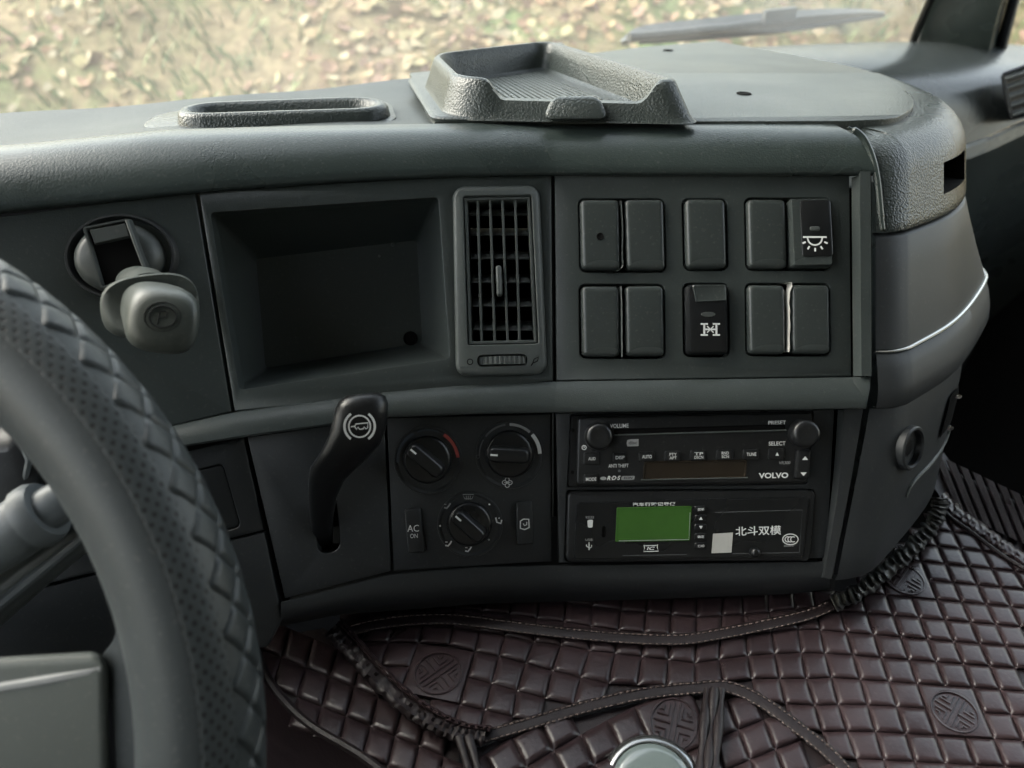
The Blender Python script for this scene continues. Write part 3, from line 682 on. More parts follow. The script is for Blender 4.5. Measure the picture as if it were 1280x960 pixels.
for k in range(5):
    w = (k + 0.5) / 5; a = (1255 + 12 * w, 92 + 56 * w); b_ = (1334, 64 + 64 * w)
    mb = MB(); mb.loft([[PV(a[0], a[1] - 4, -0.004), PV(a[0], a[1] + 1, 0.012), PV(a[0], a[1] + 2.5, 0.010), PV(a[0], a[1] - 2, -0.008)], [PV(b_[0], b_[1] - 4, -0.004), PV(b_[0], b_[1] + 1, 0.012), PV(b_[0], b_[1] + 2.5, 0.010), PV(b_[0], b_[1] - 2, -0.008)]], True, True); mb.build('louvre', 'slat', pv)

# ================================================================== storage tray on the lid
tray = thing('storage_tray', 'dark grey storage tray with ribbed floor on top of the dashboard', 'tray', T(640, 140, 0.006))
HR = 0.033
tp = [T(571, 97, HR), T(856, 101, HR), T(686, 50.5, HR), T(541, 67, HR)]
fa, fb = tp[0], tp[1]
def tdip(p, h):
    d = (fb - fa); L_ = d.length; d = d / L_
    s_ = (p - fa).dot(d) / L_; dist = abs((Vector((p.x, p.y, 0)) - Vector((fa.x, fa.y, 0))).dot(Vector((-d.y, d.x, 0)).normalized()))
    if dist < 0.03 and h > 0.012:
        lim = interp(s_, [(0.05, HR), (0.125, HR), (0.15, HR - 0.004), (0.19, 0.020), (0.205, 0.0185), (0.80, 0.0175), (0.83, 0.019), (0.87, 0.0285), (0.895, HR)])
        return min(h, lim)
    return h
def tloop(inset, h, r=0.022):
    q = [(p.x, p.y) for p in tp]; base = rpoly(q, r, 8, inset); out = []
    for k in range(len(base)):
        a, b_ = np.array(base[k]), np.array(base[(k + 1) % len(base)])
        out.append(tuple(a))
        L_ = np.linalg.norm(b_ - a)
        if k % 9 == 8:
            for j in range(1, 40): out.append(tuple(a + (b_ - a) * j / 40))
    res = []
    for x, y in out:
        p = Vector((x, y, Z0 + UPS)); hh = tdip(p, h); p.z += 0.0055 + hh - 0.0055; res.append(p)
    return res
mb = MB()
mb.loft([tloop(-0.0125, 0.0055), tloop(-0.0120, 0.0060), tloop(-0.0105, 0.0075), tloop(-0.0090, 0.011), tloop(-0.0035, 0.026), tloop(-0.0015, HR - 0.0015), tloop(0.0005, HR), tloop(0.0030, HR), tloop(0.0045, HR - 0.0015), tloop(0.0065, 0.022), tloop(0.0100, 0.0105), tloop(0.0135, 0.0085), tloop(0.018, 0.0080)], False, True)
mb.build('tray_body', 'soft', tray, 40)
fl_ = [T(541, 150, 0.0055), T(864, 149, 0.0055), T(700, 54, 0.0055), T(510, 100, 0.0055)]
def fll(d, h): return [Vector((x, y, Z0 + UPS + h)) for x, y in rpoly([(p.x, p.y) for p in fl_], 0.012, 5, d)]
MB().loft([fll(0, 0.0035), fll(-0.0008, 0.006), fll(0.0005, 0.0072), fll(0.003, 0.0076)], False, True).build('flange', 'soft', tray, 40)
mb = MB()
ff = [Vector((x, y, 0)) for x, y in rpoly([(p.x, p.y) for p in tp], 0.001, 1, 0.026)]
ff = [ff[0], ff[2], ff[4], ff[6]]
nr = 19
for k in range(nr):
    w = (k + 0.5) / nr
    a = ff[3].lerp(ff[2], w); b_ = ff[0].lerp(ff[1], w); a.z = b_.z = Z0 + UPS + 0.0078
    sx = (ff[1] - ff[0]).normalized() * 0.0024
    mb.loft([[a - sx, a - sx * .6 + UP * .0026, a + sx * .6 + UP * .0026, a + sx], [b_ - sx, b_ - sx * .6 + UP * .0026, b_ + sx * .6 + UP * .0026, b_ + sx]], False, False, False)
mb.build('floor_ribs', 'soft', tray, props=ST)
yy = T(720, 150, 0.006)
def TF(x, y, h): return DIST(x, y, (T(720, 148, 0.0055).y - CAMP.y) - 0.021 - h + 0.012 * (148 - y) / 30)
pad([(678, 150), (761, 149.5), (749, 120), (690, 121)], 10, [(0, -0.008), (0, 0.0), (1.5, 0.002), (4, 0.0028)], TF, 6).build('front_tab', 'soft', tray, 40)

# ================================================================== parking brake
pb = thing('parking_brake', 'grey parking brake knob on a round disc left of the bin', 'brake knob', Q(165, 330))
MB().loft([[Q(x, y, h) for x, y in circle(154, 322, r_, 48, r_ * 0.77)] for r_, h in ((71, -0.002), (70, 0.003), (68, 0.0045), (65, 0.0045), (62, 0.0015), (59, -0.006))], False, True).build('mounting_ring', 'lower', pb)
hoods = MB()
def hood(r_, h): return [Q(x, y, h) for x, y in circle(152, 324, r_, 48, r_ * 0.79)]
dd = MB(); dd.loft([hood(58, -0.004), hood(55, 0.004), hood(48, 0.008), hood(40, 0.010), hood(12, 0.0105)], False, True); disc_ = dd.build('base_disc', 'knobdisc', pb, 50)
sl = [(121, 291), (172, 281), (196, 345), (142, 362)]
mb = MB(); mb.loft([[Q(x, y, h) for x, y in rpoly(sl, 3, 3, d)] for d, h in ((-3, 0.009), (-2, 0.0135), (0, 0.0135), (1, 0.0125), (2, 0.0095))], False, False); mb.build('gate_frame', 'knobdisc', disc_)
MB().fill(rpoly(sl, 3, 3, 0.5), [], lambda x, y: Q(x, y, 0.0108)).build('gate_slot', 'void', disc_)
MB().loft([[Q(x, y, h) for x, y in rpoly([(125, 292), (171, 283), (177, 301), (132, 311)], 2, 2, d)] for d, h in ((0, 0.0108), (0, 0.0118), (2, 0.0135))], False, True).build('gate_plate', 'knobdisc', disc_)
MB().tube([Q(172, 281, 0.0135), Q(184, 313, 0.014), Q(195, 343, 0.0135)], 0.0011, 8).build('gate_edge', 'vent', disc_)
# handle: stem, collar plate and rounded grip, along a line that comes out of the disc downwards
ax = [(160, 345, 0.008), (176, 356, 0.026), (186, 372, 0.040), (196, 388, 0.058), (203, 403, 0.076), (206, 412, 0.084)]
def pt3(k): return P(ax[k][0], ax[k][1], ax[k][2])
def ell(c, a_, b_, rot, h, n=40, p=2.0, sk=0.0):
    out = []
    for k in range(n):
        t_ = 2 * math.pi * k / n; ct, st = math.cos(t_), math.sin(t_)
        x = a_ * math.copysign(abs(ct) ** (2 / p), ct); y = b_ * math.copysign(abs(st) ** (2 / p), st)
        out.append(P(c[0] + x * math.cos(rot) - y * math.sin(rot), c[1] + x * math.sin(rot) + y * math.cos(rot), h + sk * y))
    return out
MB().loft([ell((164, 348), 20, 14, -0.25, 0.006), ell((168, 350), 24, 17, -0.25, 0.02), ell((180, 358), 29, 23, -0.25, 0.03), ell((184, 366), 31, 25, -0.25, 0.042)], False, True).build('stem', 'knobgrey', pb, 60)
RO = -0.12
MB().loft([ell((186, 381), 54, 34, RO, 0.036, p=2.8), ell((186, 382), 60, 38, RO, 0.0385, p=2.8, sk=-1e-4), ell((187, 382), 62, 39.5, RO, 0.041, p=2.8, sk=-1e-4), ell((188, 383), 60, 38.5, RO, 0.0435, p=2.8, sk=-1e-4), ell((189, 384), 52, 33, RO, 0.045, p=2.8)], True, True).build('collar', 'knobgrey', pb, 60)
MB().loft([ell((193, 384), 43, 32, 0.12, 0.044, p=2.5), ell((195, 388), 43, 35, 0.12, 0.050, p=2.7), ell((198, 393), 44, 39, 0.12, 0.060, p=2.9), ell((202, 399), 46, 42, 0.12, 0.072, p=3), ell((204, 402), 45, 40, 0.12, 0.078, p=3), ell((205, 402), 41, 35.5, 0.12, 0.0815, p=2.8), ell((206, 401), 33, 28, 0.12, 0.0832, p=2.5), ell((206, 400), 16, 13, 0.12, 0.0838, p=2.2)], False, True).build('grip', 'knobgrey', pb, 60)
for nm, r_, w in (('emblem_ring', 17, 2.0), ('emblem_ring', 23, 1.4)):  # rings and letter: shading of the embossing put in as a darker colour
    mb = MB(); mb.ribbon(circle(203, 396, r_, 40, r_ * 0.8), w, lambda x, y, h=0.0: P(x, y, 0.0833 + h - (0.0006 if r_ > 20 else 0)), closed=True, h=0.0011); mb.build(nm, 'lower', pb)
mb = MB(); fn_ = lambda x, y, h=0.0: P(x, y, 0.0835 + h)
mb.ribbon([(197, 405), (199.5, 389)], 2.2, fn_, h=0.0006); mb.ribbon([(199.5, 389.5), (206, 388.5), (209.5, 391.5), (207.5, 396), (199, 397)], 2.0, fn_, h=0.0006); mb.build('letter_p', 'lower', pb)

# ================================================================== air vent
av = thing('air_vent', 'tall narrow air vent with vertical slats between bin and switches', 'air vent', Q(626, 460))
BO = [(566, 234), (674, 232), (684, 468), (570, 471)]; BI = [(578, 246), (665, 244.5), (674, 431), (584, 433)]
mb = MB()
mb.loft([[Q(x, y, h) for x, y in rpoly(BO, 14, 6, d)] for d, h in ((0, -0.002), (0, 0.0015), (1.5, 0.003), (4.5, 0.0042))], False, False)
o_in = rpoly(BO, 14, 6, 4.5); hole = rpoly(BI, 4, 5); slot_ = rpoly([(596, 444), (659, 442), (660, 457), (597, 459)], 7, 5)
mb.fill(o_in, [hole, slot_], lambda x, y: Q(x, y, 0.0042))
mb.loft([[Q(x, y, 0.0042) for x, y in hole], [Q(x, y, 0.0035) for x, y in rpoly(BI, 4, 5, 1)], [Q(x, y, -0.03) for x, y in rpoly(BI, 4, 5, 1.5)]], False, False)
mb.loft([[Q(x, y, 0.0042) for x, y in slot_], [Q(x, y, -0.004) for x, y in slot_]], False, True)
mb.build('bezel', 'vent', av, 40)
mb = MB(); mb.loft([[Q(x, y, h) for x, y in rpoly(BI, 4, 5, d)] for d, h in ((2.0, -0.02), (2.0, 0.0018), (3.0, 0.0026), (5.2, 0.0026), (6.2, 0.0010), (6.4, -0.02))], False, False); mb.build('inner_frame', 'vent', av, 40)
MB().fill(rpoly(BI, 4, 5), [], lambda x, y: Q(x, y, -0.045)).build('duct_back', 'void', av)
for xt, xb in ((597, 602), (612.5, 618.5), (628, 634.5), (644, 649.5)):
    mb = MB(); rows_ = []
    for w in np.linspace(0, 1, 5):
        x = xt + (xb - xt) * w; y = 250 + 178 * w
        rows_.append([Q(x - 1.6, y, -0.014), Q(x - 1.6, y, 0.0008), Q(x - 0.9, y, 0.0016), Q(x + 0.9, y, 0.0016), Q(x + 1.6, y, 0.0008), Q(x + 1.6, y, -0.014)])
    mb.loft(rows_, True, True, True); mb.build('vertical_slat', 'vent', av, 50)
for k in range(6):
    y = 287 + 30 * k if k < 5 else 262
    xl, xr = 585 + 0.04 * (y - 250), 660 + 0.045 * (y - 250)
    mb = MB(); rows_ = []
    for w in np.linspace(0, 1, 16):
        x = xl + (xr - xl) * w; ph = (w * 5) % 1.0; lift_ = 0.0016 * math.sin(ph * math.pi)
        rows_.append([Q(x, y - 9, -0.0200), Q(x, y + 1 - 1.5 * lift_ / 0.0016, -0.0065 + lift_), Q(x, y + 5, -0.0045 + lift_), Q(x, y + 6, -0.0055), Q(x, y - 7, -0.021)])
    mb.loft(rows_, True, True, True); mb.build('cross_vane', 'vent', av, 40)
pad([(619.5, 333), (627, 332.5), (628.5, 370), (621, 371)], 3.5, [(0, -0.004), (0, 0.0035), (1, 0.0050), (2.4, 0.0056)], Q).build('direction_tab', 'vent', av)
tw = MB(); rows_ = []
for k in range(61):
    w = k / 60; x = 598 + 60 * w; hh = 0.0015 + 0.0035 * math.sin(math.pi * w) + (0.0006 if (k // 3) % 2 else 0.0)
    rows_.append([Q(x, 445.5 - 1.5 * w, -0.003), Q(x, 446.5 - 1.5 * w, hh), Q(x, 456 - 1.5 * w, hh), Q(x, 457 - 1.5 * w, -0.003)])
tw.loft(rows_, False, False, False); tw.build('thumbwheel', 'vent', av, 25)
strokes([(circle(588, 452.5, 3.4, 20), 1.1, 1)], av, Q, 0.0046, 'void'); strokes([([(665, 456), (667.5, 449), (673, 446.5), (671.5, 451.5), (666.5, 454)], 1.1), ([(663.5, 457.5), (666, 453.5)], 1.1)], av, Q, 0.0046, 'void')

# ================================================================== rocker switches and blanks
def blank(x0, y0, x1, y1, sk_, label, h=0.0028, m='switch', group='blank switch covers', name='blank_switch_cover'):
    t_ = thing(name, label, 'switch cover', Q((x0 + x1) / 2, y1, -0.006), group)
    c4 = box4(x0, y0, x1, y1, sk_)
    c4 = [(x + random.uniform(-.35, .35), y + random.uniform(-.4, .4)) for x, y in c4]
    jt = random.uniform(-0.0004, 0.0004)
    mb = pad(c4, 6.5, [(0, -0.008), (0, -0.0008 + jt), (0.8, 0.0008 + jt), (2.2, h - 0.0008 + jt), (4.2, h - 0.0002 + jt), (7, h + jt)], Q, 6)
    mb.build('cover_body', m, t_, 50); return t_
b1 = blank(724.5, 250, 774, 338, 2, 'blank switch cover with a small drilled hole')
MB().loft([[Q(x, y, 0.0029) for x, y in circle(749.5, 296.5, 4.6, 20)], [Q(x, y, 0.0036) for x, y in circle(749.5, 296.5, 4.2, 20)], [Q(x, y, 0.0034) for x, y in circle(749.5, 296.5, 3.6, 20)]], False, True).build('drilled_hole', 'void', b1)  # flat black disc, the shade inside the hole given as colour
blank(780, 249.5, 829.5, 338, 2, 'plain blank switch cover right of the drilled one, top row')
blank(855, 249.5, 906, 336, 2, 'plain blank switch cover alone in the middle of the top row')
blank(932.5, 249, 981.5, 336, 2, 'plain blank switch cover left of the lamp switch')
blank(726, 357.5, 774, 446, 1, 'plain blank switch cover in the bottom left corner of the switch panel')
blank(780.5, 357, 829.5, 445.5, 1, 'plain blank switch cover in the bottom row, left of the axle switch')
blank(933.5, 356.5, 980.5, 443, 1, 'plain blank switch cover in the bottom row, right of the axle switch')
blank(987.5, 356, 1036.5, 442.5, 1, 'plain blank switch cover in the bottom right corner, pale shim beside it')
ls = thing('lamp_switch', 'dark rocker switch with white work lamp symbol, top right', 'switch', Q(1011, 336, -0.006))
c4 = [(984.5, 249), (1036.5, 248), (1038.5, 335), (986.5, 336)]
MB().loft([[Q(x, y, h + k * (y - 292) / 44) for x, y in rpoly(c4, 5, 5, d)] for d, h, k in ((0, -0.008, 0), (0, 0.0005, 0.0), (1, 0.0025, 0.001), (3, 0.0052, 0.0016))], False, True).build('rocker', 'switch', ls, 40)
f4 = [(997, 252), (1035, 251.5), (1036.5, 322), (998.5, 323)]
MB().loft([[Q(x, y, h + 0.0016 * (y - 292) / 44) for x, y in rpoly(f4, 4, 4, d)] for d, h in ((0, 0.0040), (0, 0.0056), (1, 0.0060))], False, True).build('face_plate', 'gloss', ls, 40)
LQ = lambda x, y, h=0.0: Q(x, y, 0.0062 + 0.0016 * (y - 292) / 44 + h)
mb = MB(); mb.loft([[LQ(x, y, h) for x, y in rpoly([(1008, 285), (1021, 285), (1021, 291), (1008, 291)], 3, 4, d)] for d, h in ((0, -0.0003), (0.5, 0.0004), (1.5, 0.0006))], False, True); mb.build('indicator', 'knobdisc', ls)
strokes([([(999.5, 298.5), (1028.5, 298.5)], 2.2), (arc(1014, 299.5, 9, 180, 360), 2.0)] + [([(1014 + a * math.cos(R(t_)), 299.5 - a * math.sin(R(t_))) for a in (12.5, 17)], 2.2) for t_ in (204, 237, 270, 303, 336)], ls, lambda x, y, l: LQ(x, y, l), 0.0002)
ds_ = thing('axle_switch', 'dark rocker switch with white axle lock symbol, middle of bottom row', 'switch', Q(883, 446, -0.006))
c4 = [(855.5, 356.5), (908, 356), (909.5, 443), (857, 444)]
MB().loft([[Q(x, y, h) for x, y in rpoly(c4, 6, 5, d)] for d, h in ((0, -0.008), (0, 0.0015), (1, 0.003), (3.5, 0.0058), (6, 0.0062))], False, True).build('rocker', 'gloss', ds_, 40)
MB().loft([[Q(x, y, h) for x, y in rpoly([(864.5, 359), (903, 358.5), (904, 376), (868, 377.5)], 2, 3, d)] for d, h in ((-1.5, 0.0060), (-0.5, 0.0068), (0.5, 0.0066), (2.5, 0.0063))], False, True).build('finger_step', 'switch', ds_, 30)
mb = MB(); mb.loft([[Q(x, y, h) for x, y in circle(882.5, 394, 9 - d, 24, 3.2 - d * .5)] for d, h in ((0, 0.0060), (0.6, 0.0066), (2.0, 0.0066))], False, True); mb.build('indicator', 'knobdisc', ds_)
strokes([([(877.5, 405.5), (877.5, 419.5)], 2.4), ([(892.5, 405.5), (892.5, 419.5)], 2.4), ([(873, 405.8), (882, 405.8)], 2.0), ([(873, 419.4), (882, 419.4)], 2.0), ([(888, 405.8), (897, 405.8)], 2.0), ([(888, 419.4), (897, 419.4)], 2.0), ([(877, 412.5), (893, 412.5)], 2.0),
         ([(881, 408.5), (889, 416.5)], 1.3), ([(889, 408.5), (881, 416.5)], 1.3)], ds_, Q, 0.0065)
# shims wedged between covers
for nm, pts, m, lb in (('paper_shim', [(981.5, 354), (988, 355), (984.5, 372), (985.2, 400), (984.5, 440)], 'paper', 'white paper shim wedged between the two bottom right covers'),
                       ('tape_shim', [(775.5, 358), (776.5, 385), (776.6, 415), (777, 446)], 'vent', 'grey tape shim wedged between the two bottom left covers'),
                       ('tape_shim', [(775.5, 252), (777.6, 285), (777, 318), (777.5, 333), (768, 340), (756, 341)], 'switch', 'dark shim bent under the drilled cover, top left')):
    mb = MB(); w = 0.9 if nm == 'paper_shim' else 1.0
    sp = spline(pts, 6)
    mb.loft([[Q(x - w, y, -0.006) for x, y in sp], [Q(x - w * .6, y, 0.0028 + 0.0006 * math.sin(k * 1.7)) for k, (x, y) in enumerate(sp)], [Q(x + w * .6, y, 0.0030 + 0.0006 * math.sin(k * 1.7)) for k, (x, y) in enumerate(sp)], [Q(x + w, y, -0.006) for x, y in sp]], False, False, False)
    o = mb.build(nm, m, None, 60); tag(o, lb, 'shim')

# ================================================================== trailer brake lever
tl = thing('trailer_brake_lever', 'black hand lever with white trailer brake symbol', 'lever', Q(405, 690, -0.005))
secs = [(404, 690, 12, -0.030), (403, 668, 13, -0.012), (402, 645, 15, 0.002), (403, 622, 18, 0.014), (408, 600, 23, 0.025), (421, 581, 33, 0.034), (438, 560, 36.5, 0.041), (447, 540, 35.5, 0.045), (450, 522, 34.5, 0.047), (452, 508, 33.5, 0.047), (453, 498, 29, 0.045), (453.5, 492, 20, 0.0415)]
loops = []
for k, (cx, cy, hw, hh) in enumerate(secs):
    th = 0.010 if k < 4 else 0.011; tilt = -0.10 if k > 4 else -0.03
    loop = []
    for j in range(24):
        a = 2 * math.pi * j / 24; ca, sa = math.cos(a), math.sin(a)
        x = hw * math.copysign(abs(ca) ** 0.75, ca); z = th * math.copysign(abs(sa) ** 0.75, sa)
        loop.append(P(cx + x, cy + x * tilt, max(hh + z, -0.045)))
    loops.append(loop)
lv = MB().loft(loops, True, True).build('lever_arm', 'black', tl, 70)
TQ = lambda x, y, l: P(x, y, 0.0583 - 0.00004 * max(0, y - 530) + l)
strokes([(circle(449.5, 533, 13.5, 36), 2.0, 1), (arc(449.5, 533, 19, 125, 235), 3.0), (arc(449.5, 533, 19, -55, 55), 3.0),
         ([(438.5, 533.5), (443, 533), (445, 530), (460, 528.5), (459.5, 535), (457, 536), (455.5, 533.6), (453.8, 536.2), (449.5, 536.6), (447.5, 534), (445.5, 536.8), (443.5, 533)], 1.5)], tl, TQ, 0.0004)

# ================================================================== climate control panel
LQ2 = lambda x, y, l=0.0: Q(x, y, HL + l)
cp = thing('climate_panel', 'black climate control panel with three rotary knobs and two buttons', 'control panel', Q(587, 710, -0.006))
plate([(482, 522.5), (688.5, 517.5), (690, 704), (490.5, 716)], h=HL).build('face_panel', 'lower', cp)
def knob(cx, cy, r_, ang_, label, dial):
    fn = lambda x, y, h=0.0: Q(x, y, HL + h)
    d_ = MB().loft([[fn(x, y, h) for x, y in circle(cx, cy + 1, q, 48)] for q, h in ((dial + 2, -0.001), (dial + 1, 0.0008), (dial - 1, 0.0010), (dial - 4, 0.0002), (r_ + 3, 0.0003))], False, True).build('dial_plate', 'lower', cp, 20)
    k_ = MB().loft([[fn(x, y, h) for x, y in circle(cx, cy, q, 48)] for q, h in ((r_ + 1, 0.0), (r_ + 1, 0.003), (r_, 0.0045), (r_ - 2, 0.0055), (r_ - 5, 0.0058))], False, True).build('knob', 'gloss', cp, 35)
    if label: lab(k_, label)
    ca, sa = math.cos(R(ang_)), -math.sin(R(ang_))
    def fr(u_, v_): return cx + u_ * ca - v_ * sa, cy + u_ * sa + v_ * ca
    secs_ = []
    for d, h in ((0, 0.004), (0.5, 0.010), (1.5, 0.0145), (3.2, 0.0160), (5, 0.0164)):
        lp = rpoly([(-r_ + 2, -10.5), (r_ - 3, -10.5), (r_ - 3, 10.5), (-r_ + 2, 10.5)], 8, 5, d)
        secs_.append([fn(*fr(a_, b_), h) for a_, b_ in lp])
    g_ = MB().loft(secs_, False, True).build('grip_bar', 'gloss', k_, 40)
    x0, y0 = fr(-r_ + 5.5, 0); x1, y1 = fr(-r_ + 14.5, 0)
    strokes([([(x0, y0), (x1, y1)], 2.4)], k_, fn, 0.0166, name='pointer_mark')
    return d_

d1 = knob(534, 575, 29, -40, 'temperature knob with a red arc', 42)
strokes([(arc(534, 576, 38, 5, 58), 4.2)], d1, LQ2, 0.0015, 'red', 'hot_arc'); strokes([(arc(534, 576, 38, 68, 110), 2.0), (arc(534, 576, 38, 118, 185), 3.6)], d1, LQ2, 0.0015, 'blue', 'cold_arc')
d2 = knob(637, 568, 29, -3, 'fan knob with pale arc segments', 42)
for a0, a1, w, m in ((150, 182, 1.6, 'dimprint'), (98, 143, 2.4, 'dimprint'), (48, 90, 3.4, 'greyprint'), (2, 42, 4.6, 'print')):
    strokes([(arc(637, 569, 38, a0, a1), w)], d2, LQ2, 0.0015, m, 'speed_arc')
strokes([(circle(597, 571.5, 2.2, 16), 0.8, 1)], d2, LQ2, 0.0015, 'dimprint')
strokes([(circle(634 + 3.6 * math.cos(a), 604 + 3.6 * math.sin(a), 2.6, 14), 0.9, 1) for a in (0, math.pi / 2, math.pi, 1.5 * math.pi)] + [([(630, 604), (638, 604)], 0.8)], cp, LQ2, 0.0014, 'print', 'fan_symbol')
d3 = knob(587, 656, 27, -42, 'air distribution knob', 40)
strokes([([(578, 619), (592, 619), (589.5, 624.5), (580.5, 624.5)], 1.0, 1), ([(582.5, 620.5), (582.5, 625.5)], .8), ([(585, 620.5), (585, 625.5)], .8), ([(587.5, 620.5), (587.5, 625.5)], .8)], cp, LQ2, 0.0014, 'greyprint', 'air_symbol')
def seat(x, y, m='print', head=True): strokes([([(x - 4.5, y + 2), (x - 1, y + 2.8), (x + 1.8, y - 0.5), (x + 3.5, y - 3.4)], 1.9), ([(x - 4.5, y - 2.2), (x - 1.5, y - 2.0)], 1.1)], cp, LQ2, 0.0014, m, 'air_symbol')
seat(559, 633.5, 'greyprint'); seat(560.5, 681); seat(585.5, 688)
strokes([([(619.5, 648), (621, 654), (626, 655.5), (627, 651)], 2.0), ([(623, 649), (624.5, 648.5)], 1.4)], cp, LQ2, 0.0014, 'print', 'air_symbol')
for x, y in ((611.5, 631.5), (549.5, 658.5), (611, 676)):
    MB().disc(x, y, 1.2, lambda a, c: LQ2(a, c, 0.0014), 10).build('index_dot', 'print', cp)
for nm, c4, lb in (('button', [(504.5, 637), (525, 635), (531, 691), (509.5, 693)], 'air conditioning button'), ('button', [(645, 628), (665.5, 627), (667.5, 681), (646, 682.5)], 'recirculation button')):
    bo = pad(c4, 3.5, [(0, -0.004), (0, 0.0015), (0.8, 0.0026), (2.0, 0.003)], LQ2, 4).build(nm, 'lower', cp, 30); lab(bo, lb)
    if 'air' in lb[:4]:
        text('AC', 516, 661, 14.5, 8.5, bo, LQ2, 0.0033, slope=-0.03); text('ON', 517, 670.5, 9.5, 5.5, bo, LQ2, 0.0033, slope=-0.03)
    else:
        strokes([([(650.5, 652), (654, 649.5), (661, 649.5), (661.5, 660), (656, 662.5), (650.5, 661)], 1.5, 1), ([(654, 655), (655.5, 657.5), (658.5, 656.5), (658.5, 653)], 1.2)], bo, LQ2, 0.0033)

# ================================================================== radio
RH = HL + 0.002
RQ = lambda x, y, l=0.0: Q(x, y, RH + l)
rd = thing('car_radio', 'black radio with two round knobs and small labelled buttons', 'radio', Q(865, 608, -0.006))
MB().loft([[RQ(x, y, h) for x, y in rpoly([(714.5, 519.5), (1019.5, 514), (1011.5, 605.5), (710.5, 609.5)], 4, 4, d)] for d, h in ((0, -0.03), (0, -0.0015), (0.8, -0.0008), (5, -0.0006))], False, True).build('mounting_frame', 'black', rd, 30)
FR = [(722.5, 521), (1016, 515.5), (1008.5, 603), (720, 607)]
MB().loft([[RQ(x, y, h) for x, y in rpoly(FR, 5, 4, d)] for d, h in ((0, -0.002), (0, 0.0018), (1.2, 0.0030), (3, 0.0034))], False, True).build('front_panel', 'radio', rd, 30)
for x, y in ((716.5, 538), (716, 591)): MB().disc(x, y, 2.2, lambda a, c: RQ(a, c, -0.0003), 12).build('release_hole', 'void', rd)
FH = 0.0034
mb = MB(); mb.loft([[RQ(x, y, h) for x, y in rpoly([(767, 536), (981, 530), (981, 537), (768, 543)], 2, 3, d)] for d, h in ((0, FH + 0.0001), (0, FH + 0.0006), (0.7, FH + 0.0008), (1.2, FH + 0.0003))], False, True); mb.build('disc_slot', 'void', rd)
MB().tube([RQ(767, 543.8, FH + 0.0004), RQ(880, 540.5, FH + 0.0006), RQ(982, 537.5, FH + 0.0004)], 0.0006, 6).build('slot_highlight', 'vent', rd)  # highlight below the disc slot put in as a paler bead
for cx, cy, r_, lb in ((747, 545, 17, 'volume knob'), (1002, 541.5, 17.5, 'preset knob')):
    k_ = MB().loft([[RQ(x, y, h) for x, y in circle(cx, cy, r_ - d, 40)] for d, h in ((0, FH - 0.0005), (0, FH + 0.006), (0.5, FH + 0.0085), (2, FH + 0.0100), (6, FH + 0.0108), (9, FH + 0.0105), (12, FH + 0.0102))], False, True).build('knob', 'radio', rd, 60); lab(k_, lb)
def rbtn(cx, cy, w, h, txt, tw, th, parent=rd, fn=RQ, base=FH, m='radio', hh=0.0018):
    c4 = [(cx - w / 2, cy - h / 2 + 0.02 * w / 2), (cx + w / 2, cy - h / 2 - 0.02 * w / 2), (cx + w / 2 - .5, cy + h / 2 - 0.02 * w / 2), (cx - w / 2 - .5, cy + h / 2 + .02 * w / 2)]
    bo = pad(c4, 2, [(0, base - 0.0003), (0, base + hh * .6), (0.6, base + hh * .9), (1.6, base + hh)], fn, 3).build('button', m, parent, 30)
    lines = txt.split('|')
    for i, ln in enumerate(lines):
        if not ln: continue
        if ln in ('^', 'v'):
            s_ = -1 if ln == '^' else 1
            mb = MB(); mb.f.append(tuple(mb.add([fn(cx - tw / 2, cy - s_ * th / 2, base + hh + .0002), fn(cx + tw / 2, cy - s_ * th / 2, base + hh + .0002), fn(cx, cy + s_ * th / 2, base + hh + .0002)]))); mb.build('arrow', 'print', bo, flip=False)
        else: text(ln, cx, cy + (i - (len(lines) - 1) / 2) * (th + 0.8), tw, th, bo, fn, base + hh + 0.0002, bold=0.012)
    return bo
rbtn(739.5, 573, 20, 15, 'AUD', 9, 4); rbtn(774.5, 571.5, 17, 12, 'DISP', 11, 4.2); rbtn(808, 570.5, 20, 12, 'AUTO', 12, 4.2)
rbtn(840.5, 569.8, 20, 12.5, 'PTY|APT', 9, 3.6); rbtn(872.5, 569, 20, 12.5, 'TP|DSCN', 11, 3.6); rbtn(905.5, 568.2, 21, 12.5, 'RND|SCN', 9, 3.6)
rbtn(938, 567.5, 20, 12.5, 'TUNE', 12, 4.2); rbtn(970, 567, 20, 13, '^', 4.5, 4.5); rbtn(738.5, 598.5, 18, 12, 'MODE', 13, 4.2)
rk = pad([(995, 562), (1011.5, 561.5), (1009.5, 597), (991.5, 598)], 2.5, [(0, FH - .0003), (0, FH + 0.002), (1, FH + 0.003), (2.5, FH + 0.0033)], RQ, 3).build('seek_rocker', 'radio', rd, 30)
for cy, s_ in ((572, -1), (592, 1)):
    mb = MB(); cx = 1003.8 if s_ < 0 else 1001.8
    mb.f.append(tuple(mb.add([RQ(cx - 4, cy - s_ * 2.3, FH + .0036), RQ(cx + 4, cy - s_ * 2.3, FH + .0036), RQ(cx, cy + s_ * 2.3, FH + .0036)]))); mb.build('arrow', 'print', rk, flip=False)
DSP = [(807, 578.5), (931, 576.5), (930, 595), (805.5, 597.5)]
MB().loft([[RQ(x, y, h) for x, y in rpoly(DSP, 1.5, 2, d)] for d, h in ((-2.2, FH), (-1.8, FH + 0.0009), (-0.6, FH + 0.0009), (0, FH + 0.0002))], False, True).build('display', 'display', rd, 30)
MB().tube([RQ(801, 599.5, FH + 0.0006), RQ(870, 598, FH + 0.0008), RQ(934, 596.8, FH + 0.0006)], 0.0005, 6).build('display_lip', 'vent', rd)
RL = FH + 0.0003
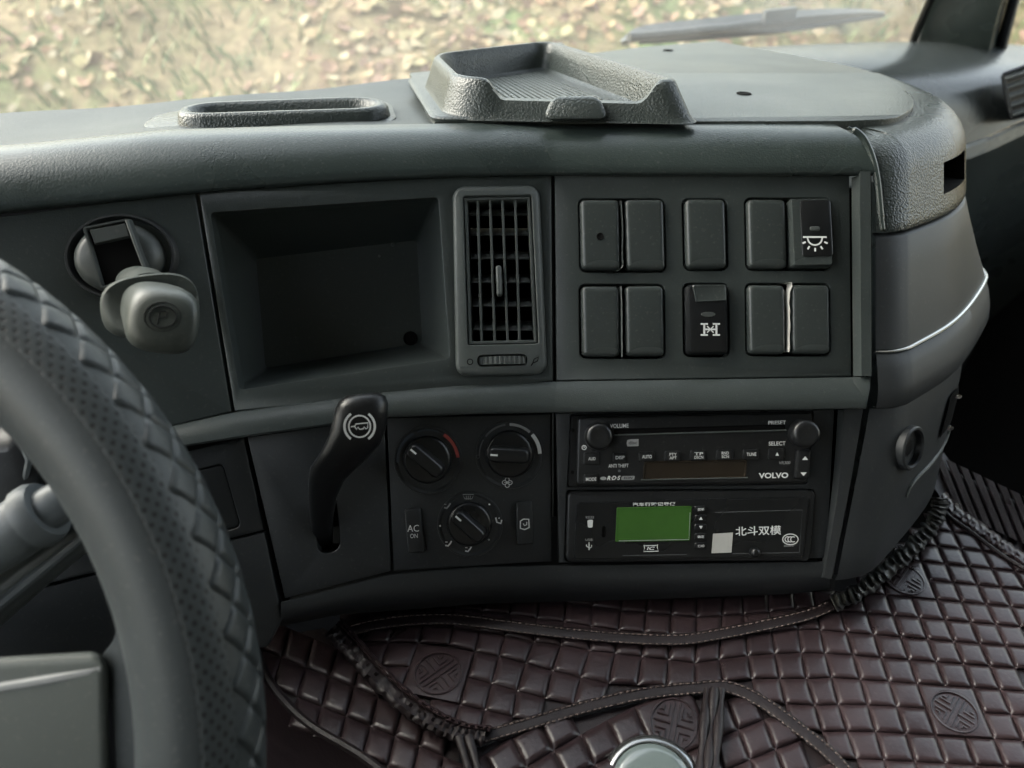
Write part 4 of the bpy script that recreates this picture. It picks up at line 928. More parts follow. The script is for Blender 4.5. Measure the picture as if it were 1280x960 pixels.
text('VOLUME', 774, 532.2, 23, 5.2, rd, RQ, RL, bold=.015); text('PRESET', 971, 528.3, 22, 5, rd, RQ, RL, bold=.015); text('SELECT', 971, 554.3, 21, 5, rd, RQ, RL, bold=.015)
text('ANTI THEFT', 773, 582, 25, 4.4, rd, RQ, RL, bold=.012); text('VR300', 980.5, 578.3, 14, 3.8, rd, RQ, RL, 'greyprint', shear=.2, bold=.02); text('VOLVO', 966.5, 594.2, 37, 7, rd, RQ, RL, bold=.035)
text('R·D·S', 767, 597.3, 17, 5.4, rd, RQ, RL, shear=.3, bold=.03)
mb = MB(); mb.f.append(tuple(mb.add([RQ(x, y, RL) for x, y in rpoly([(777, 595), (793.5, 594.6), (792.5, 599.6), (776, 600)], 1.5, 2)]))); mb.build('logo_plate', 'greyprint', rd, flip=False)
text('EON', 785, 597.2, 11, 3, rd, RQ, RL + .0002, 'black', shear=.2, bold=.02)
mb = MB(); mb.f.append(tuple(mb.add([RQ(x, y, RL) for x, y in circle(754, 597.8, 4, 16, 2.2)]))); mb.build('logo_dot', 'greyprint', rd, flip=False)
mb = MB(); mb.f.append(tuple(mb.add([RQ(x, y, RL) for x, y in [(784, 550), (788, 549), (798, 548.8), (798, 557.5), (784, 558), (783, 554)]]))); mb.build('disc_logo', 'greyprint', rd, flip=False)
text('disc', 791, 553.2, 11, 4.5, rd, RQ, RL + .0002, 'dimprint', bold=.03)
strokes([(circle(730, 559.3, 2.6, 16), 1.0, 1), ([(730, 557), (730, 560)], 1)], rd, RQ, RL, name='power_mark')
MB().disc(774, 588.5, 1.8, lambda a, c: RQ(a, c, RL), 10).build('alarm_light', 'dimprint', rd)

# ================================================================== tachograph
tg = thing('tachograph', 'black driving recorder with green screen under the radio', 'recorder', Q(862, 702, -0.006))
MB().loft([[RQ(x, y, h) for x, y in rpoly([(709.5, 615), (1020.5, 613), (1013.5, 701.5), (707, 703)], 7, 4, d)] for d, h in ((0, -0.03), (0, 0.0005), (1.2, 0.002), (4, 0.0025))], False, True).build('housing', 'radio', tg, 30)
TFc = [(721, 628), (1011, 620.5), (1004, 696), (717.5, 698.5)]
MB().loft([[RQ(x, y, h) for x, y in rpoly(TFc, 4, 4, d)] for d, h in ((0, 0.0022), (0, 0.0036), (0.8, 0.0042), (2, 0.0043))], False, True).build('front_panel', 'gloss', tg, 30)
TH = 0.0043; TL2 = TH + 0.0003
scq = [(772.5, 636), (862, 634), (860, 673.5), (771, 675)]
MB().loft([[RQ(x, y, h) for x, y in rpoly(scq, 1, 2, d)] for d, h in ((-2.0, TH), (-1.6, TH + 0.0006), (-0.3, TH + 0.0006), (0, TH + 0.0002))], False, True).build('screen', 'lcd', tg, 30)
text('汽车行驶记录仪', 817, 629.8, 54, 4.8, tg, RQ, TL2, bold=.02)
for k, (y, tx, w, h) in enumerate(((636, '菜单', 8, 3.4), (647, '^', 4.5, 4), (658.5, 'v', 4.5, 4), (670, '确定', 8, 3.4), (681.5, '打印', 8, 3.4))):
    rbtn(875, y, 15, 8, tx, w, h, tg, RQ, TH, 'gloss', 0.0012)
strokes([([(861.8, 640), (860.4, 673.6), (773, 675.4)], 0.9)], tg, RQ, TL2 + .0005, 'greyprint', 'screen_highlight')  # bezel highlight drawn on as a pale line, right and bottom
text('RS232', 737, 646.2, 10, 3, tg, RQ, TL2, 'greyprint'); text('USB', 736, 674, 9, 3.2, tg, RQ, TL2, 'greyprint')
mb = MB(); mb.f.append(tuple(mb.add([RQ(x, y, TL2) for x, y in rpoly([(734, 649.5), (741, 649), (740.5, 659), (734.5, 659)], 1.5, 2)]))); mb.build('port_symbol', 'print', tg, flip=False)
strokes([([(736, 677), (736, 687)], 1.2), ([(736, 684), (732.8, 682), (732.8, 680)], 1), ([(736, 685), (739.2, 683), (739.2, 680.5)], 1)], tg, RQ, TL2, name='usb_symbol')
mb = MB(); mb.loft([[RQ(x, y, h) for x, y in rpoly([(752, 657), (757, 657), (756.5, 671), (751.5, 671)], 2.4, 3, d)] for d, h in ((0, TH), (0, TH + .0007), (1, TH + .0008), (1.6, TH + .0002))], False, True); mb.build('key_slot', 'void', tg)
strokes([([(804.5, 680.5), (806, 681.6), (820, 681.2), (821.5, 680), (821, 683.5), (822.5, 688.3), (804, 688.8), (805.2, 684.5)], 1.0, 1)], tg, RQ, TL2, name='card_symbol'); text('IC', 813, 684.8, 10, 4, tg, RQ, TL2, shear=.2, bold=.02)
strokes([([(778, 693.8), (858, 692.5)], .8), ([(893, 640), (1002, 637), (998, 690), (915, 691.5)], .8)], tg, RQ, TL2, 'dimprint', 'outline')
mb = MB(); mb.f.append(tuple(mb.add([RQ(x, y, TL2 + .0001) for x, y in [(890.5, 666.5), (915.5, 665), (913.5, 690), (888.5, 691)]]))); lab(mb.build('sticker', 'paper', tg, flip=False), 'small square white sticker')
text('北斗双模', 947, 662.8, 57, 11.5, tg, RQ, TL2, slope=-0.03, bold=.012)
strokes([(circle(987, 673.6, 9.6, 32, 6.6), 1.2, 1)] + [(arc(x, 673.6, 3.2, 55, 305), 1.3) for x in (983.5, 987, 990.5)], tg, RQ, TL2, name='approval_mark'); text('0000447', 985.5, 681.8, 13, 2.2, tg, RQ, TL2, 'greyprint')
MB().loft([[RQ(x, y, h) for x, y in circle(942, 689.5, 6.5 - d, 24)] for d, h in ((0, TH), (.2, TH + .003), (1.5, TH + .0048), (4, TH + .0055))], False, True).build('latch_knob', 'black', tg, 60)

# ================================================================== quilted mat
PTS = {(0, -1): (1154, 701.5), (0, 0): (1162, 727), (0, 1): (1170.5, 751.6), (0, 2): (1181.3, 775.5), (0, 3): (1191, 802), (0, 4): (1204, 830.6), (0, 5): (1216, 860.5), (0, 6): (1230, 891), (0, 7): (1245, 923),
       (1, 0): (1190, 729.7), (2, 0): (1220, 732.5), (3, 0): (1250, 735), (1, -1): (1182.5, 704.4), (2, -1): (1209.7, 708), (3, -1): (1238.8, 710), (0, -2): (1146, 680), (1, -2): (1174, 682), (2, -2): (1201, 684.7), (3, -2): (1229.4, 687.5),
       (1, -3): (1167.5, 661), (2, -3): (1192, 663), (1, 1): (1200.5, 754), (2, 1): (1231.6, 756.3), (-1, 1): (1139.4, 748), (-2, 1): (1108, 745.6), (-1, 2): (1149, 773), (-2, 2): (1114, 769.5), (1, 2): (1212.5, 779),
       (-1, 3): (1157.4, 799.5), (-2, 3): (1123.8, 796), (-3, 3): (1091.5, 793.5), (-4, 3): (1058, 791), (1, 3): (1225.6, 805.5), (-1, 4): (1169, 827), (-2, 4): (1134.6, 822), (-3, 4): (1100, 821), (-4, 4): (1067.5, 820), (1, 4): (1239, 834),
       (-1, 5): (1181, 855.7), (-2, 5): (1146.6, 854.6), (1, 5): (1251, 862), (-2, 6): (1157, 884.5), (-2, 7): (1171.7, 919), (-1, 7): (1207.7, 921.6), (-1, 8): (1186 + 36, 955.5), (-2, 8): (1186, 955)}
Am, bm_ = [], []
for (i, j), (x, y) in PTS.items():
    Am.append([i, j, 1, 0, 0, 0, -x * i, -x * j]); bm_.append(x); Am.append([0, 0, 0, i, j, 1, -y * i, -y * j]); bm_.append(y)
hm = np.linalg.lstsq(np.array(Am, float), np.array(bm_, float), rcond=None)[0]
def hom(i, j):
    w = hm[6] * i + hm[7] * j + 1
    return (hm[0] * i + hm[1] * j + hm[2]) / w, (hm[3] * i + hm[4] * j + hm[5]) / w
ROWT = {3: [(-22, 462, 755), (-20, 535, 756), (-17, 637, 768), (-13, 773, 788), (-10, 870, 798), (-8, 932, 792), (-6, 998, 786.5), (-5, 1028, 788), (-4, 1058, 791)],
        4: [(-22, 460, 781), (-21, 495, 780), (-20, 530, 780), (-19, 567, 784), (-18, 600, 789), (-17, 631, 795), (-16, 667, 803), (-15, 701, 806.5), (-14, 737, 813.4), (-13, 769, 816.8), (-10, 869, 829), (-9, 899, 824.6), (-8, 935, 819.8), (-7, 968.5, 817.4), (-6, 1002, 816.2), (-5, 1032, 817.4), (-4, 1067.5, 820)],
        5: [(-22, 450, 803), (-21, 485, 803), (-20, 523, 804), (-19, 561.7, 806), (-18, 593.6, 815), (-17, 623.5, 821), (-16, 656.8, 829), (-15, 690, 838.6), (-14, 725.6, 846.6), (-13, 761, 854.6), (-10, 869, 860), (-8, 939.8, 848.6), (-7, 974.5, 848.6), (-6, 1008, 848.6), (-5, 1040, 847.4), (-4, 1077, 850)],
        6: [(-22, 440, 832), (-20, 512, 834), (-19, 552, 839), (-18, 584, 847), (-17, 614.4, 854.6), (-16, 646.5, 863.8), (-15, 682, 873), (-13, 752, 888), (-10, 869, 892), (-8, 945, 878), (-6, 1018.8, 882), (-5, 1048.7, 883), (-4, 1087, 881)],
        7: [(-22, 430, 860), (-20, 500, 866), (-19, 540, 873), (-18, 574, 881), (-17, 606, 888), (-13, 745, 922), (-10, 869, 926), (-8, 950, 910), (-6, 1028, 915), (-5, 1062, 916), (-4, 1098, 914)]}
def gridpt(i, j):
    if i > -4: return hom(i, j)
    def row(jj): tb = ROWT[jj]; return np.array((np.interp(i, [a[0] for a in tb], [a[1] for a in tb]), np.interp(i, [a[0] for a in tb], [a[2] for a in tb])))
    if j >= 7: r7, r6 = row(7), row(6); v = r7 + (r7 - r6) * (j - 7)
    elif j <= 3: r3, r4 = row(3), row(4); v = r3 + (r3 - r4) * (3 - j) * 0.85
    else: v = row(j)
    if i > -6:
        w = (i + 6) / 2; hv = np.array(hom(i, j)); v = v * (1 - w) + hv * w
    return float(v[0]), float(v[1])
def inside(p, poly):
    c = False; n = len(poly)
    for k in range(n):
        (x1, y1), (x2, y2) = poly[k], poly[(k + 1) % n]
        if (y1 > p[1]) != (y2 > p[1]) and p[0] < (x2 - x1) * (p[1] - y1) / (y2 - y1) + x1: c = not c
    return c
mat_t = thing('quilted_mat', 'brown quilted leather mat over the engine tunnel', 'mat', G(860, 860, -0.006))
def clip(poly, reg):                     # keep the part of a convex cell inside a convex-ish boundary half-plane list
    for (ax_, ay_), (bx_, by_) in reg:
        out = []
        for k in range(len(poly)):
            p, q = poly[k], poly[(k + 1) % len(poly)]
            sp_ = (bx_ - ax_) * (p[1] - ay_) - (by_ - ay_) * (p[0] - ax_); sq_ = (bx_ - ax_) * (q[1] - ay_) - (by_ - ay_) * (q[0] - ax_)
            if sp_ >= 0: out.append(p)
            if (sp_ >= 0) != (sq_ >= 0):
                t_ = sp_ / (sp_ - sq_); out.append((p[0] + (q[0] - p[0]) * t_, p[1] + (q[1] - p[1]) * t_))
        poly = out
        if len(poly) < 3: return []
    return poly
def quilt_pad(c4, fn, parent, m='leather', h=0.0026, n=8, name='quilt_pad', flat=False):
    rows_ = []
    hj = h * random.uniform(0.85, 1.15); tx, ty = random.uniform(-.25, .25), random.uniform(-.25, .25); cx2, cy2 = random.uniform(.4, .6), random.uniform(.4, .6)
    us = [0, .03, .075, .14, .24, .5, .76, .86, .925, .97, 1] if not flat else [0, .015, .04, .08, .3, .5, .7, .92, .96, .985, 1]
    def edge_(q): q = min(q, 1 - q) / (0.17 if not flat else 0.06); q = max(0, min(1, q)); return math.sin(q * math.pi / 2) ** 0.8
    for v in us:
        row = []
        for u in us:
            x = (c4[0][0] * (1 - u) + c4[1][0] * u) * (1 - v) + (c4[3][0] * (1 - u) + c4[2][0] * u) * v
            y = (c4[0][1] * (1 - u) + c4[1][1] * u) * (1 - v) + (c4[3][1] * (1 - u) + c4[2][1] * u) * v
            crown = 0.0 if flat else 0.35 * (1 - ((u - cx2) ** 2 + (v - cy2) ** 2) * 2)
            z = hj * edge_(u) * edge_(v) * (0.75 + crown + tx * (u - .5) + ty * (v - .5))
            row.append(fn(x, y, z))
        rows_.append(row)
    return MB().grid(rows_).build(name, m, parent, 60)
def medallion(corn, parent, fn, h, m='leather'):
    """round lattice emblem pressed into a flat pad"""
    c = np.mean(np.array(corn), axis=0)
    ex = (np.array(corn[1]) + np.array(corn[2]) - np.array(corn[0]) - np.array(corn[3])) / 4 * 0.80
    ey = (np.array(corn[3]) + np.array(corn[2]) - np.array(corn[0]) - np.array(corn[1])) / 4 * 0.80
    def L2(u, v):                           # emblem stands on its corner in the weave
        a = (u + v) * 0.7071; b_ = (v - u) * 0.7071
        return tuple(c + ex * (u * .99) + ey * (v * .99))
    mb = MB(); F_ = lambda x, y, z=0.0: fn(x, y, h + z)
    def st(pts, w=3.0, closed=False): mb.ribbon([L2(*p) for p in pts], w, F_, closed, h=0.0013)
    ring = [(math.cos(a), math.sin(a)) for a in np.linspace(0, 2 * math.pi, 36, endpoint=False)]
    st(ring, 2.6, True)
    def rot(p): a = R(38); return (p[0] * math.cos(a) - p[1] * math.sin(a), p[0] * math.sin(a) + p[1] * math.cos(a))
    for pts in ([(-.12, -.86), (-.12, .86)], [(.12, -.86), (.12, .86)], [(-.30, -.72), (-.30, -.28), (-.78, -.28)], [(.30, -.72), (.30, -.28), (.78, -.28)], [(-.30, .72), (-.30, .28), (-.78, .28)], [(.30, .72), (.30, .28), (.78, .28)],
                [(-.88, 0), (-.12, 0)], [(.12, 0), (.88, 0)], [(-.52, -.62), (-.52, -.46), (-.70, -.46)], [(.52, .62), (.52, .46), (.70, .46)], [(.52, -.62), (.52, -.46), (.70, -.46)], [(-.52, .62), (-.52, .46), (-.70, .46)]):
        st([rot(p) for p in pts], 2.2)
    return mb.build('embossed_medallion', m, parent, 50)
M1 = [(428, 782), (520, 768), (640, 779), (740, 790), (830, 797), (900, 789), (1010, 762), (1050, 744), (1100, 716), (1150, 668), (1176, 622), (1290, 712), (1290, 990), (1085, 990), (1045, 948), (1000, 908), (950, 873), (905, 857), (800, 866), (690, 893), (600, 920), (560, 914), (470, 842)]
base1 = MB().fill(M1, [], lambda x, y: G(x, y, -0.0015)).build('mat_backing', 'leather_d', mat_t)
MED = [(-2, 5), (-2, -1), (-20, 5)]
def in_med(i, j): return any(a <= i < a + 2 and b_ <= j < b_ + 2 for a, b_ in MED)
for a, b_ in MED:
    c4 = [gridpt(a, b_), gridpt(a + 2, b_), gridpt(a + 2, b_ + 2), gridpt(a, b_ + 2)]
    po = quilt_pad(c4, G, mat_t, 'leather', 0.0030, 14, 'medallion_pad', True)
    medallion(c4, po, G, 0.0021)
npad = 0
for i in range(-23, 6):
    for j in range(-5, 10):
        if in_med(i, j): continue
        c4 = [gridpt(i, j), gridpt(i + 1, j), gridpt(i + 1, j + 1), gridpt(i, j + 1)]
        cc_ = np.mean(np.array(c4), axis=0)
        if inside(cc_, M1): quilt_pad(c4, G, mat_t); npad += 1
# dark strip of mat behind the upper seam, under the console
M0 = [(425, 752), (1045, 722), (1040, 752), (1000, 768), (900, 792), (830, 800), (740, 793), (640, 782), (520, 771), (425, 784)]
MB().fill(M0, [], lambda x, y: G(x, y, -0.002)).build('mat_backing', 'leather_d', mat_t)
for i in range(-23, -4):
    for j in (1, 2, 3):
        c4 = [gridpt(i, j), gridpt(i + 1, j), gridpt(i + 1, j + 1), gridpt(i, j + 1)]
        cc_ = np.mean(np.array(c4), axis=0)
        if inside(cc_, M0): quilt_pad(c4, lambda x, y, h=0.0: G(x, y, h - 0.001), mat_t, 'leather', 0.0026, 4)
# gear-lever surround, quilted on the diagonal
def dpt(i, j): e1 = np.array((33.5, -17 + 0.5 * i)); return tuple(np.array((692, 938)) + np.array((33.5 * i, -20 * i + 0.55 * i * i)) + np.array((18.5 - 0.6 * i, 37.3)) * j)
M2 = [(602, 934), (690, 905), (800, 878), (880, 868), (920, 868), (960, 888), (1000, 918), (1060, 975), (1060, 1010), (560, 1010), (585, 940)]
surround = thing('gear_surround', 'dark quilted leather surround of the gear lever', 'surround', G(820, 930, -0.006))
MB().fill(M2, [], lambda x, y: G(x, y, 0.002)).build('backing', 'leather_d', surround)
GU = lambda x, y, h=0.0: G(x, y, 0.003 + h)
for i in range(-6, 14):
    for j in range(-7, 9):
        c4 = [dpt(i, j), dpt(i + 1, j), dpt(i + 1, j + 1), dpt(i, j + 1)]; cc_ = np.mean(np.array(c4), axis=0)
        if (i in (3, 4) and j in (0, 1)): continue
        if inside(cc_, M2): quilt_pad(c4, GU, surround, 'leather', 0.0030)
c4 = [dpt(3, 0), dpt(5, 0), dpt(5, 2), dpt(3, 2)]; po = quilt_pad(c4, GU, surround, 'leather', 0.0030, 12, 'medallion_pad', True); medallion(c4, po, GU, 0.0021)
# driver-side flap of the mat
def lpt(i, j): return (463 + 30.6 * i - 9.8 * j + 0.3 * i * j, 908.4 + 12.4 * i + 36.5 * j)
M3 = [(318, 800), (405, 785), (440, 815), (490, 872), (545, 912), (572, 926), (578, 1010), (500, 1010), (455, 945), (388, 905), (350, 870), (325, 835)]
flap = thing('footwell_flap', 'brown quilted mat flap beside the steering wheel', 'mat', G(460, 920, -0.01))
GF = lambda x, y, h=0.0: G(x, y, -0.004 + h)
MB().fill(M3, [], lambda x, y: GF(x, y, -0.001)).build('backing', 'leather_d', flap)
for i in range(-7, 7):
    for j in range(-5, 5):
        c4 = [lpt(i, j), lpt(i + 1, j), lpt(i + 1, j + 1), lpt(i, j + 1)]; cc_ = np.mean(np.array(c4), axis=0)
        if inside(cc_, M3): quilt_pad(c4, GF, flap, 'leather', 0.0030)
edge = spline([(318, 803), (330, 838), (352, 872), (390, 908), (456, 948), (520, 1000)], 8)
MB().tube([GF(x, y, 0.003) for x, y in edge], 0.003, 8).build('edge_piping', 'leather_d', flap)
mb = MB(); mb.grid([[GF(x, y, 0.0) for x, y in edge], [GF(x - 20, y + 22, -0.03) for x, y in edge], [GF(x - 70, y + 60, -0.16) for x, y in edge], [GF(x - 130, y + 80, -0.40) for x, y in edge]]); mb.build('side_drop', 'leather', flap, 60)
# carpet roll on the passenger side: ribbed strips
side_mat = thing('ribbed_mat', 'ribbed brown passenger floor mat beyond the quilted mat', 'mat', G(1230, 650, -0.02))
RB = [(1168, 572), (1180, 566), (1196, 590), (1290, 636), (1290, 714), (1240, 676), (1176, 622), (1168, 610)]
GR = lambda x, y, h=0.0: G(x, y, -0.012 + h)
MB().fill(RB, [], lambda x, y: GR(x, y, -0.001)).build('backing', 'leather_d', side_mat)
for k in range(9):
    def bl(u, v): x0_, y0_ = 1172 + 16.5 * k, 620 - 50 + 11 * k; return (x0_ + u * 16 + v * 26 - 4, y0_ + u * 10.5 + v * 54 - 6)
    rows_ = []
    nn_ = 30
    for a in range(nn_ + 1):
        u = a / nn_
        row = []
        for b_ in range(19):
            v = b_ / 18; ph = (v * 6) % 1
            x0_, y0_ = 1196, 588
            p = (1166 + 16 * k + 12 * u + 30 * v, 566 + 7.6 * k + 5.5 * u + 74 * v)
            z = 0.0035 * (max(0, 1 - abs(2 * u - 1) ** 3)) ** .5 + 0.0012 * abs(math.sin(u * math.pi * 5)) * (1 if 0.02 < u < 0.98 else 0)
            row.append(GR(p[0], p[1], z))
        rows_.append(row)
    MB().grid(rows_).build('ribbed_strip', 'leather', side_mat, 60)
# seams, piping and ruffles
seam1 = [(430, 790), (470, 780), (520, 774), (570, 774), (620, 780), (700, 790), (780, 797), (850, 799), (900, 792), (960, 780), (1010, 768), (1040, 756)]
seam2 = [(600, 922), (660, 905), (720, 887), (800, 868), (870, 860), (910, 859), (950, 876), (1000, 912), (1040, 945), (1075, 985)]
rope = [(415, 785), (440, 812), (470, 846), (510, 882), (545, 904), (575, 916), (606, 920)]
def band(path, w, hgt, name, m, parent, lift=0.004, wob=0.0, step=10):
    sp = spline(path, step); mb = MB()
    pts = [np.array(p) for p in sp]; rows_ = [[] for _ in range(7)]
    for k, p in enumerate(pts):
        d = pts[min(k + 1, len(pts) - 1)] - pts[max(k - 1, 0)]; d = d / np.linalg.norm(d); nn = np.array((-d[1], d[0])) * w / 2
        wv = 1 + wob * math.sin(k * 1.9) * math.sin(k * 0.7 + 1)
        for r_, (o_, hh) in enumerate(((-1, 0), (-.85, .7), (-.4, 1), (0, .85), (.4, 1), (.85, .7), (1, 0))):
            q = p + nn * o_ * wv; rows_[r_].append(G(q[0], q[1], lift + hgt * hh * (1 + wob * math.sin(k * 2.3 + r_))))
    mb.grid(rows_); return mb.build(name, m, parent, 60)
def stitches(path, off, parent, lift, step=10, every=2, m='thread'):
    sp = [np.array(p) for p in spline(path, step * 4)]; mb = MB(); acc = 0
    k = 0
    L_ = [0]
    for a, b_ in zip(sp, sp[1:]): L_.append(L_[-1] + np.linalg.norm(b_ - a))
    s_ = 2
    while s_ < L_[-1] - 6:
        seg = []
        for q in (s_, s_ + 4.6):
            i = int(np.searchsorted(L_, q)); i = min(max(i, 1), len(sp) - 1); d = sp[i] - sp[i - 1]; d = d / (np.linalg.norm(d) or 1)
            seg.append(sp[i] + np.array((-d[1], d[0])) * off)
        mb.tube([G(*seg[0], lift - .0004), G(*((seg[0] + seg[1]) / 2), lift + .0005), G(*seg[1], lift - .0004)], 0.00045, 5)
        s_ += 7.5
    return mb.build('stitching', m, parent, props=ST)
s1 = band(seam1, 15, 0.003, 'seam_band', 'leather_d', mat_t, 0.004, 0.06); stitches(seam1, -5, s1, 0.0072); stitches(seam1, 6, s1, 0.0072)
s2 = band(seam2, 17, 0.0035, 'seam_band', 'leather_d', mat_t, 0.004, 0.12); stitches(seam2, -6.5, s2, 0.0076); stitches(seam2, 6, s2, 0.0076)
band(rope, 26, 0.008, 'rolled_edge', 'leather_d', mat_t, 0.004, 0.15); s3 = band([(x + 9, y - 9) for x, y in rope], 8, 0.006, 'piping', 'leather', mat_t, 0.007, 0.25)
for x0_, nm in ((884, 'strap_fold'), (893, 'strap_fold'), (902, 'strap_fold'), (574, 'strap_fold'), (586, 'strap_fold')):
    lean = 0 if x0_ > 700 else 4
    MB().tube([G(x0_ + (lean * k if lean else -1.2 * k), (862 if lean == 0 else 922) + 14 * k, 0.010 + 0.001 * math.sin(k + x0_)) for k in range(11)], [0.0027 + 0.0006 * math.sin(k * 1.3 + x0_) for k in range(11)], 8).build(nm, 'leather_d', surround, 60)
# gathered black edge under the side panel
ruf = [(1040, 752), (1070, 738), (1100, 716), (1130, 690), (1155, 664), (1170, 640), (1172, 622)]
sp = spline(ruf, 22); mb = MB(); loops = []
pts = [np.array(p) for p in sp]
for k, p in enumerate(pts):
    d = pts[min(k + 1, len(pts) - 1)] - pts[max(k - 1, 0)]; d = d / np.linalg.norm(d); nn = np.array((d[1], -d[0]))
    g_ = 0.5 + 0.5 * math.sin(k * 1.25 + 0.8 * math.sin(k * 0.31)); lp = []
    for a in np.linspace(0, 2 * math.pi, 12, endpoint=False):
        w = (9.5 + 2.0 * g_ + 1.5 * math.sin(k * .43)) * math.cos(a); hh = (0.006 + 0.0045 * g_ + 0.002 * math.sin(2 * a + k)) * math.sin(a)
        q = p + nn * (w - 3); lp.append(G(q[0], q[1], 0.009 + hh))
    loops.append(lp)
mb.loft(loops, True, True); rf = mb.build('gathered_edge', 'rubber', mat_t, 60)
MB().tube([G(p[0] + 7, p[1] + 6, 0.008) for p in pts], 0.0014, 6).build('edge_cord', 'thread', mat_t)
rope2 = [(1176, 620), (1196, 640), (1216, 654), (1240, 672), (1262, 688), (1292, 706)]
band(rope2, 15, 0.006, 'rolled_edge', 'leather', mat_t, 0.0, 0.25, 7); stitches(rope2, 8, mat_t, 0.003)
MB().tube([G(x - 6, y + 8, 0.004) for x, y in spline(rope2, 6)], 0.0016, 6).build('edge_cord', 'leather_d', mat_t)

# ================================================================== gear lever knob
gk = thing('gear_lever', 'gear lever with pale cap and grey metal ring', 'gear lever', G(815, 1010, 0.0))
kc = at_t(815, 985, 0.45); kn = (CAMP - kc).normalized() * 0.75 + UP * 0.5; kn.normalize()
ka = Vector((1, 0, 0)); ka = (ka - kn * ka.dot(kn)).normalized(); kb = kn.cross(ka)
def kring(r_, h, n=40): return [kc + ka * (r_ * math.cos(2 * math.pi * k / n)) + kb * (r_ * math.sin(2 * math.pi * k / n)) + kn * h for k in range(n)]
MB().loft([kring(0.010, -0.050), kring(0.014, -0.045), kring(0.022, -0.030), kring(0.0285, -0.012), kring(0.0300, -0.004), kring(0.0295, 0.001), kring(0.0265, 0.004), kring(0.0245, 0.0042), kring(0.0240, 0.003)], True, True).build('knob_body', 'ringmetal', gk, 60)
MB().loft([kring(0.0238, 0.0025), kring(0.0232, 0.0048), kring(0.019, 0.0062), kring(0.010, 0.0070), kring(0.002, 0.0072)], False, True).build('knob_cap', 'pearl', gk, 60)
MB().tube([kc - kn * 0.045, kc - kn * 0.09 - UP * 0.02, kc - kn * 0.12 - UP * 0.10], [0.008, 0.009, 0.02], 12).build('lever_rod', 'black', gk)

# ================================================================== steering wheel
TW = 0.33
wc = at_t(-400, 935, TW); RW, rw = 651 / FPX * TW, 75.5 / FPX * TW
EX = Vector((1, 0, 0))
def wpt(phi, psi, r_): d = EX * math.cos(phi) + WV * math.sin(phi); return wc + d * (RW + r_ * math.cos(psi)) + NV * (r_ * math.sin(psi))
sw = thing('steering_wheel', 'steering wheel with dark leather cover at the left edge', 'steering wheel', wc - WV * (RW + rw))
mb = MB(); n1_, n2_ = 120, 28; ids = [mb.add([wpt(2 * math.pi * a / n1_, 2 * math.pi * b_ / n2_, rw * 0.985) for b_ in range(n2_)]) for a in range(n1_)]
for a in range(n1_):
    for b_ in range(n2_): mb.f.append((ids[a][b_], ids[(a + 1) % n1_][b_], ids[(a + 1) % n1_][(b_ + 1) % n2_], ids[a][(b_ + 1) % n2_]))
rim = mb.build('rim', 'wheel', sw, 80)
me = bpy.data.meshes.new('perforated_strip'); V_, F_, UV_ = [], [], []
na, nb = 140, 10; sl_ = root_loc(sw)
for a in range(na + 1):
    for b_ in range(nb + 1):
        ph = R(-35 + 125 * a / na); ps = R(35 + 33 * b_ / nb); V_.append(wpt(ph, ps, rw * (0.99 if b_ in (0, nb) else 1.002)) - sl_); UV_.append((a / na * 78, b_ / nb * 3.0))
for a in range(na):
    for b_ in range(nb): k = a * (nb + 1) + b_; F_.append((k, k + nb + 1, k + nb + 2, k + 1))
me.from_pydata(V_, [], F_); uvl = me.uv_layers.new(name='UVMap')
for lp in me.loops: uvl.data[lp.index].uv = UV_[lp.vertex_index]
me.polygons.foreach_set('use_smooth', [True] * len(me.polygons)); me.materials.append(M['perf'])
po = bpy.data.objects.new('perforated_strip', me); C.objects.link(po); po.parent = sw
dphi = R(5.0); dpsi = R(21)
for a in range(-5, 17):
    for b_ in range(5):
        if b_ == 4: continue
        pc = a * dphi + (dphi / 2 if b_ % 2 else 0); qc = R(-46) + b_ * dpsi
        n = 10; rows_ = []
        for i in range(n + 1):
            row = []
            for j in range(n + 1):
                s_, t_ = i / n - .5, j / n - .5
                pu, pv_ = 1 - abs(2 * s_) ** 8, 1 - abs(2 * t_) ** 8
                row.append(wpt(pc + (s_ + t_) * dphi * 0.5 * 2 * 0.97 * 0.5 * 1.0 * 1.0, qc + (t_ - s_) * dpsi * 0.97, rw * (0.978 + 0.060 * max(0, pu * pv_) ** 0.5)))
            rows_.append(row)
        MB().grid(rows_).build('grip_pad', 'wheel_d', sw, 60)
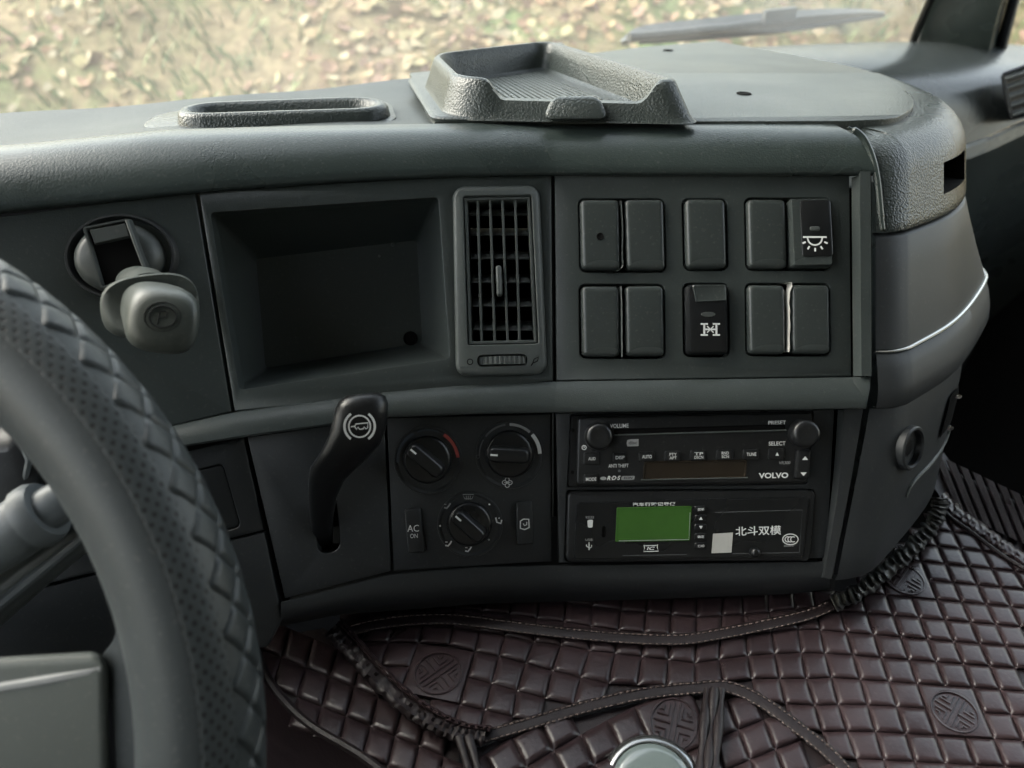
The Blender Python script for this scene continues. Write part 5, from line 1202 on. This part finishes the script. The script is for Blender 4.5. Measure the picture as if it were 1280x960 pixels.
# spoke and hub pad
def WH(x, y, l=0.0): return at_t(x, y, TW + 0.012 - l)
MB().loft([[WH(x, y, h) for x, y in rpoly([(-330, 840), (122, 814), (135, 830), (140, 1130), (-330, 1130)], 26, 6, d)] for d, h in ((0, -0.03), (0, 0.006), (2, 0.009), (6, 0.0105), (14, 0.011))], False, True).build('hub_pad', 'hub', sw, 60)
MB().tube([WH(-200, 884, 0.0095), WH(0, 858, 0.0095), WH(60, 848, 0.0095), WH(128, 834, 0.0085)], 0.0026, 8).build('hub_line', 'greyprint', sw)
MB().loft([[WH(x, y, h) for x, y in spline(((120, 828), (142, 800), (152, 775), (200, 790), (210, 960), (212, 1150), (150, 1150), (146, 960), (136, 850)), 3)[:-1]] for h in (-0.03, 0.002, 0.006)], False, True).build('spoke', 'wheel', sw, 60)
# ---- stalks and column behind the wheel
def stalk(name, label, path, rad, m, cap_m=None, lens=None):
    o = thing(name, label, 'stalk', P(-60, 760, 0.02))
    MB().tube(path, rad, 14).build('arm', m, o, 60); return o
SL = lambda x, y, t_: at_t(x, y, t_)
st1 = stalk('indicator_stalk', 'grey control stalk behind the steering wheel, blunt ringed end', [SL(-140, 760, .385), SL(-40, 700, .385), SL(5, 672, .385), SL(38, 650, .385), SL(46, 645, .385)], [.014, .0145, .0150, .0150, .0135], 'stalk')
MB().tube([SL(40, 648, .385), SL(52, 641, .385), SL(60, 636, .385)], [.0168, .0168, .0150], 18).build('end_ring', 'stalk', st1, 60)
MB().tube([SL(60, 637, .385), SL(72, 629, .385), SL(100, 610, .39), SL(135, 588, .395)], [.011, .0105, .0095, .008], 14).build('tip', 'stalk', st1, 60)
st2 = stalk('wiper_stalk', 'slim dark control stalk below the grey one behind the wheel', [SL(-140, 850, .41), SL(-20, 760, .41), SL(50, 702, .41), (SL(110, 655, .41)), SL(160, 615, .41)], [.014, .013, .012, .011, .010], 'knobdisc')
MB().tube([SL(-20, 772, .40), SL(50, 714, .40), SL(120, 657, .40)], [.003, .003, .002], 8).build('ridge', 'stalk', st2)
cs = thing('column_shroud', 'black steering column shroud behind the wheel', 'shroud', P(-60, 820, 0.0))
MB().loft([[at_t(x, y, t_) for x, y in rpoly([(-260, 560), (40, 520), (62, 610), (20, 700), (-260, 830)], 30, 5, d)] for d, t_ in ((0, .52), (0, .45), (10, .435), (40, .43))], False, True).build('shroud_body', 'black', cs, 60)
MB().tube([at_t(20, 535, .43), at_t(36, 575, .43), at_t(30, 608, .435)], 0.0018, 6).build('shroud_seam', 'stalk', cs)
print('pads', npad)
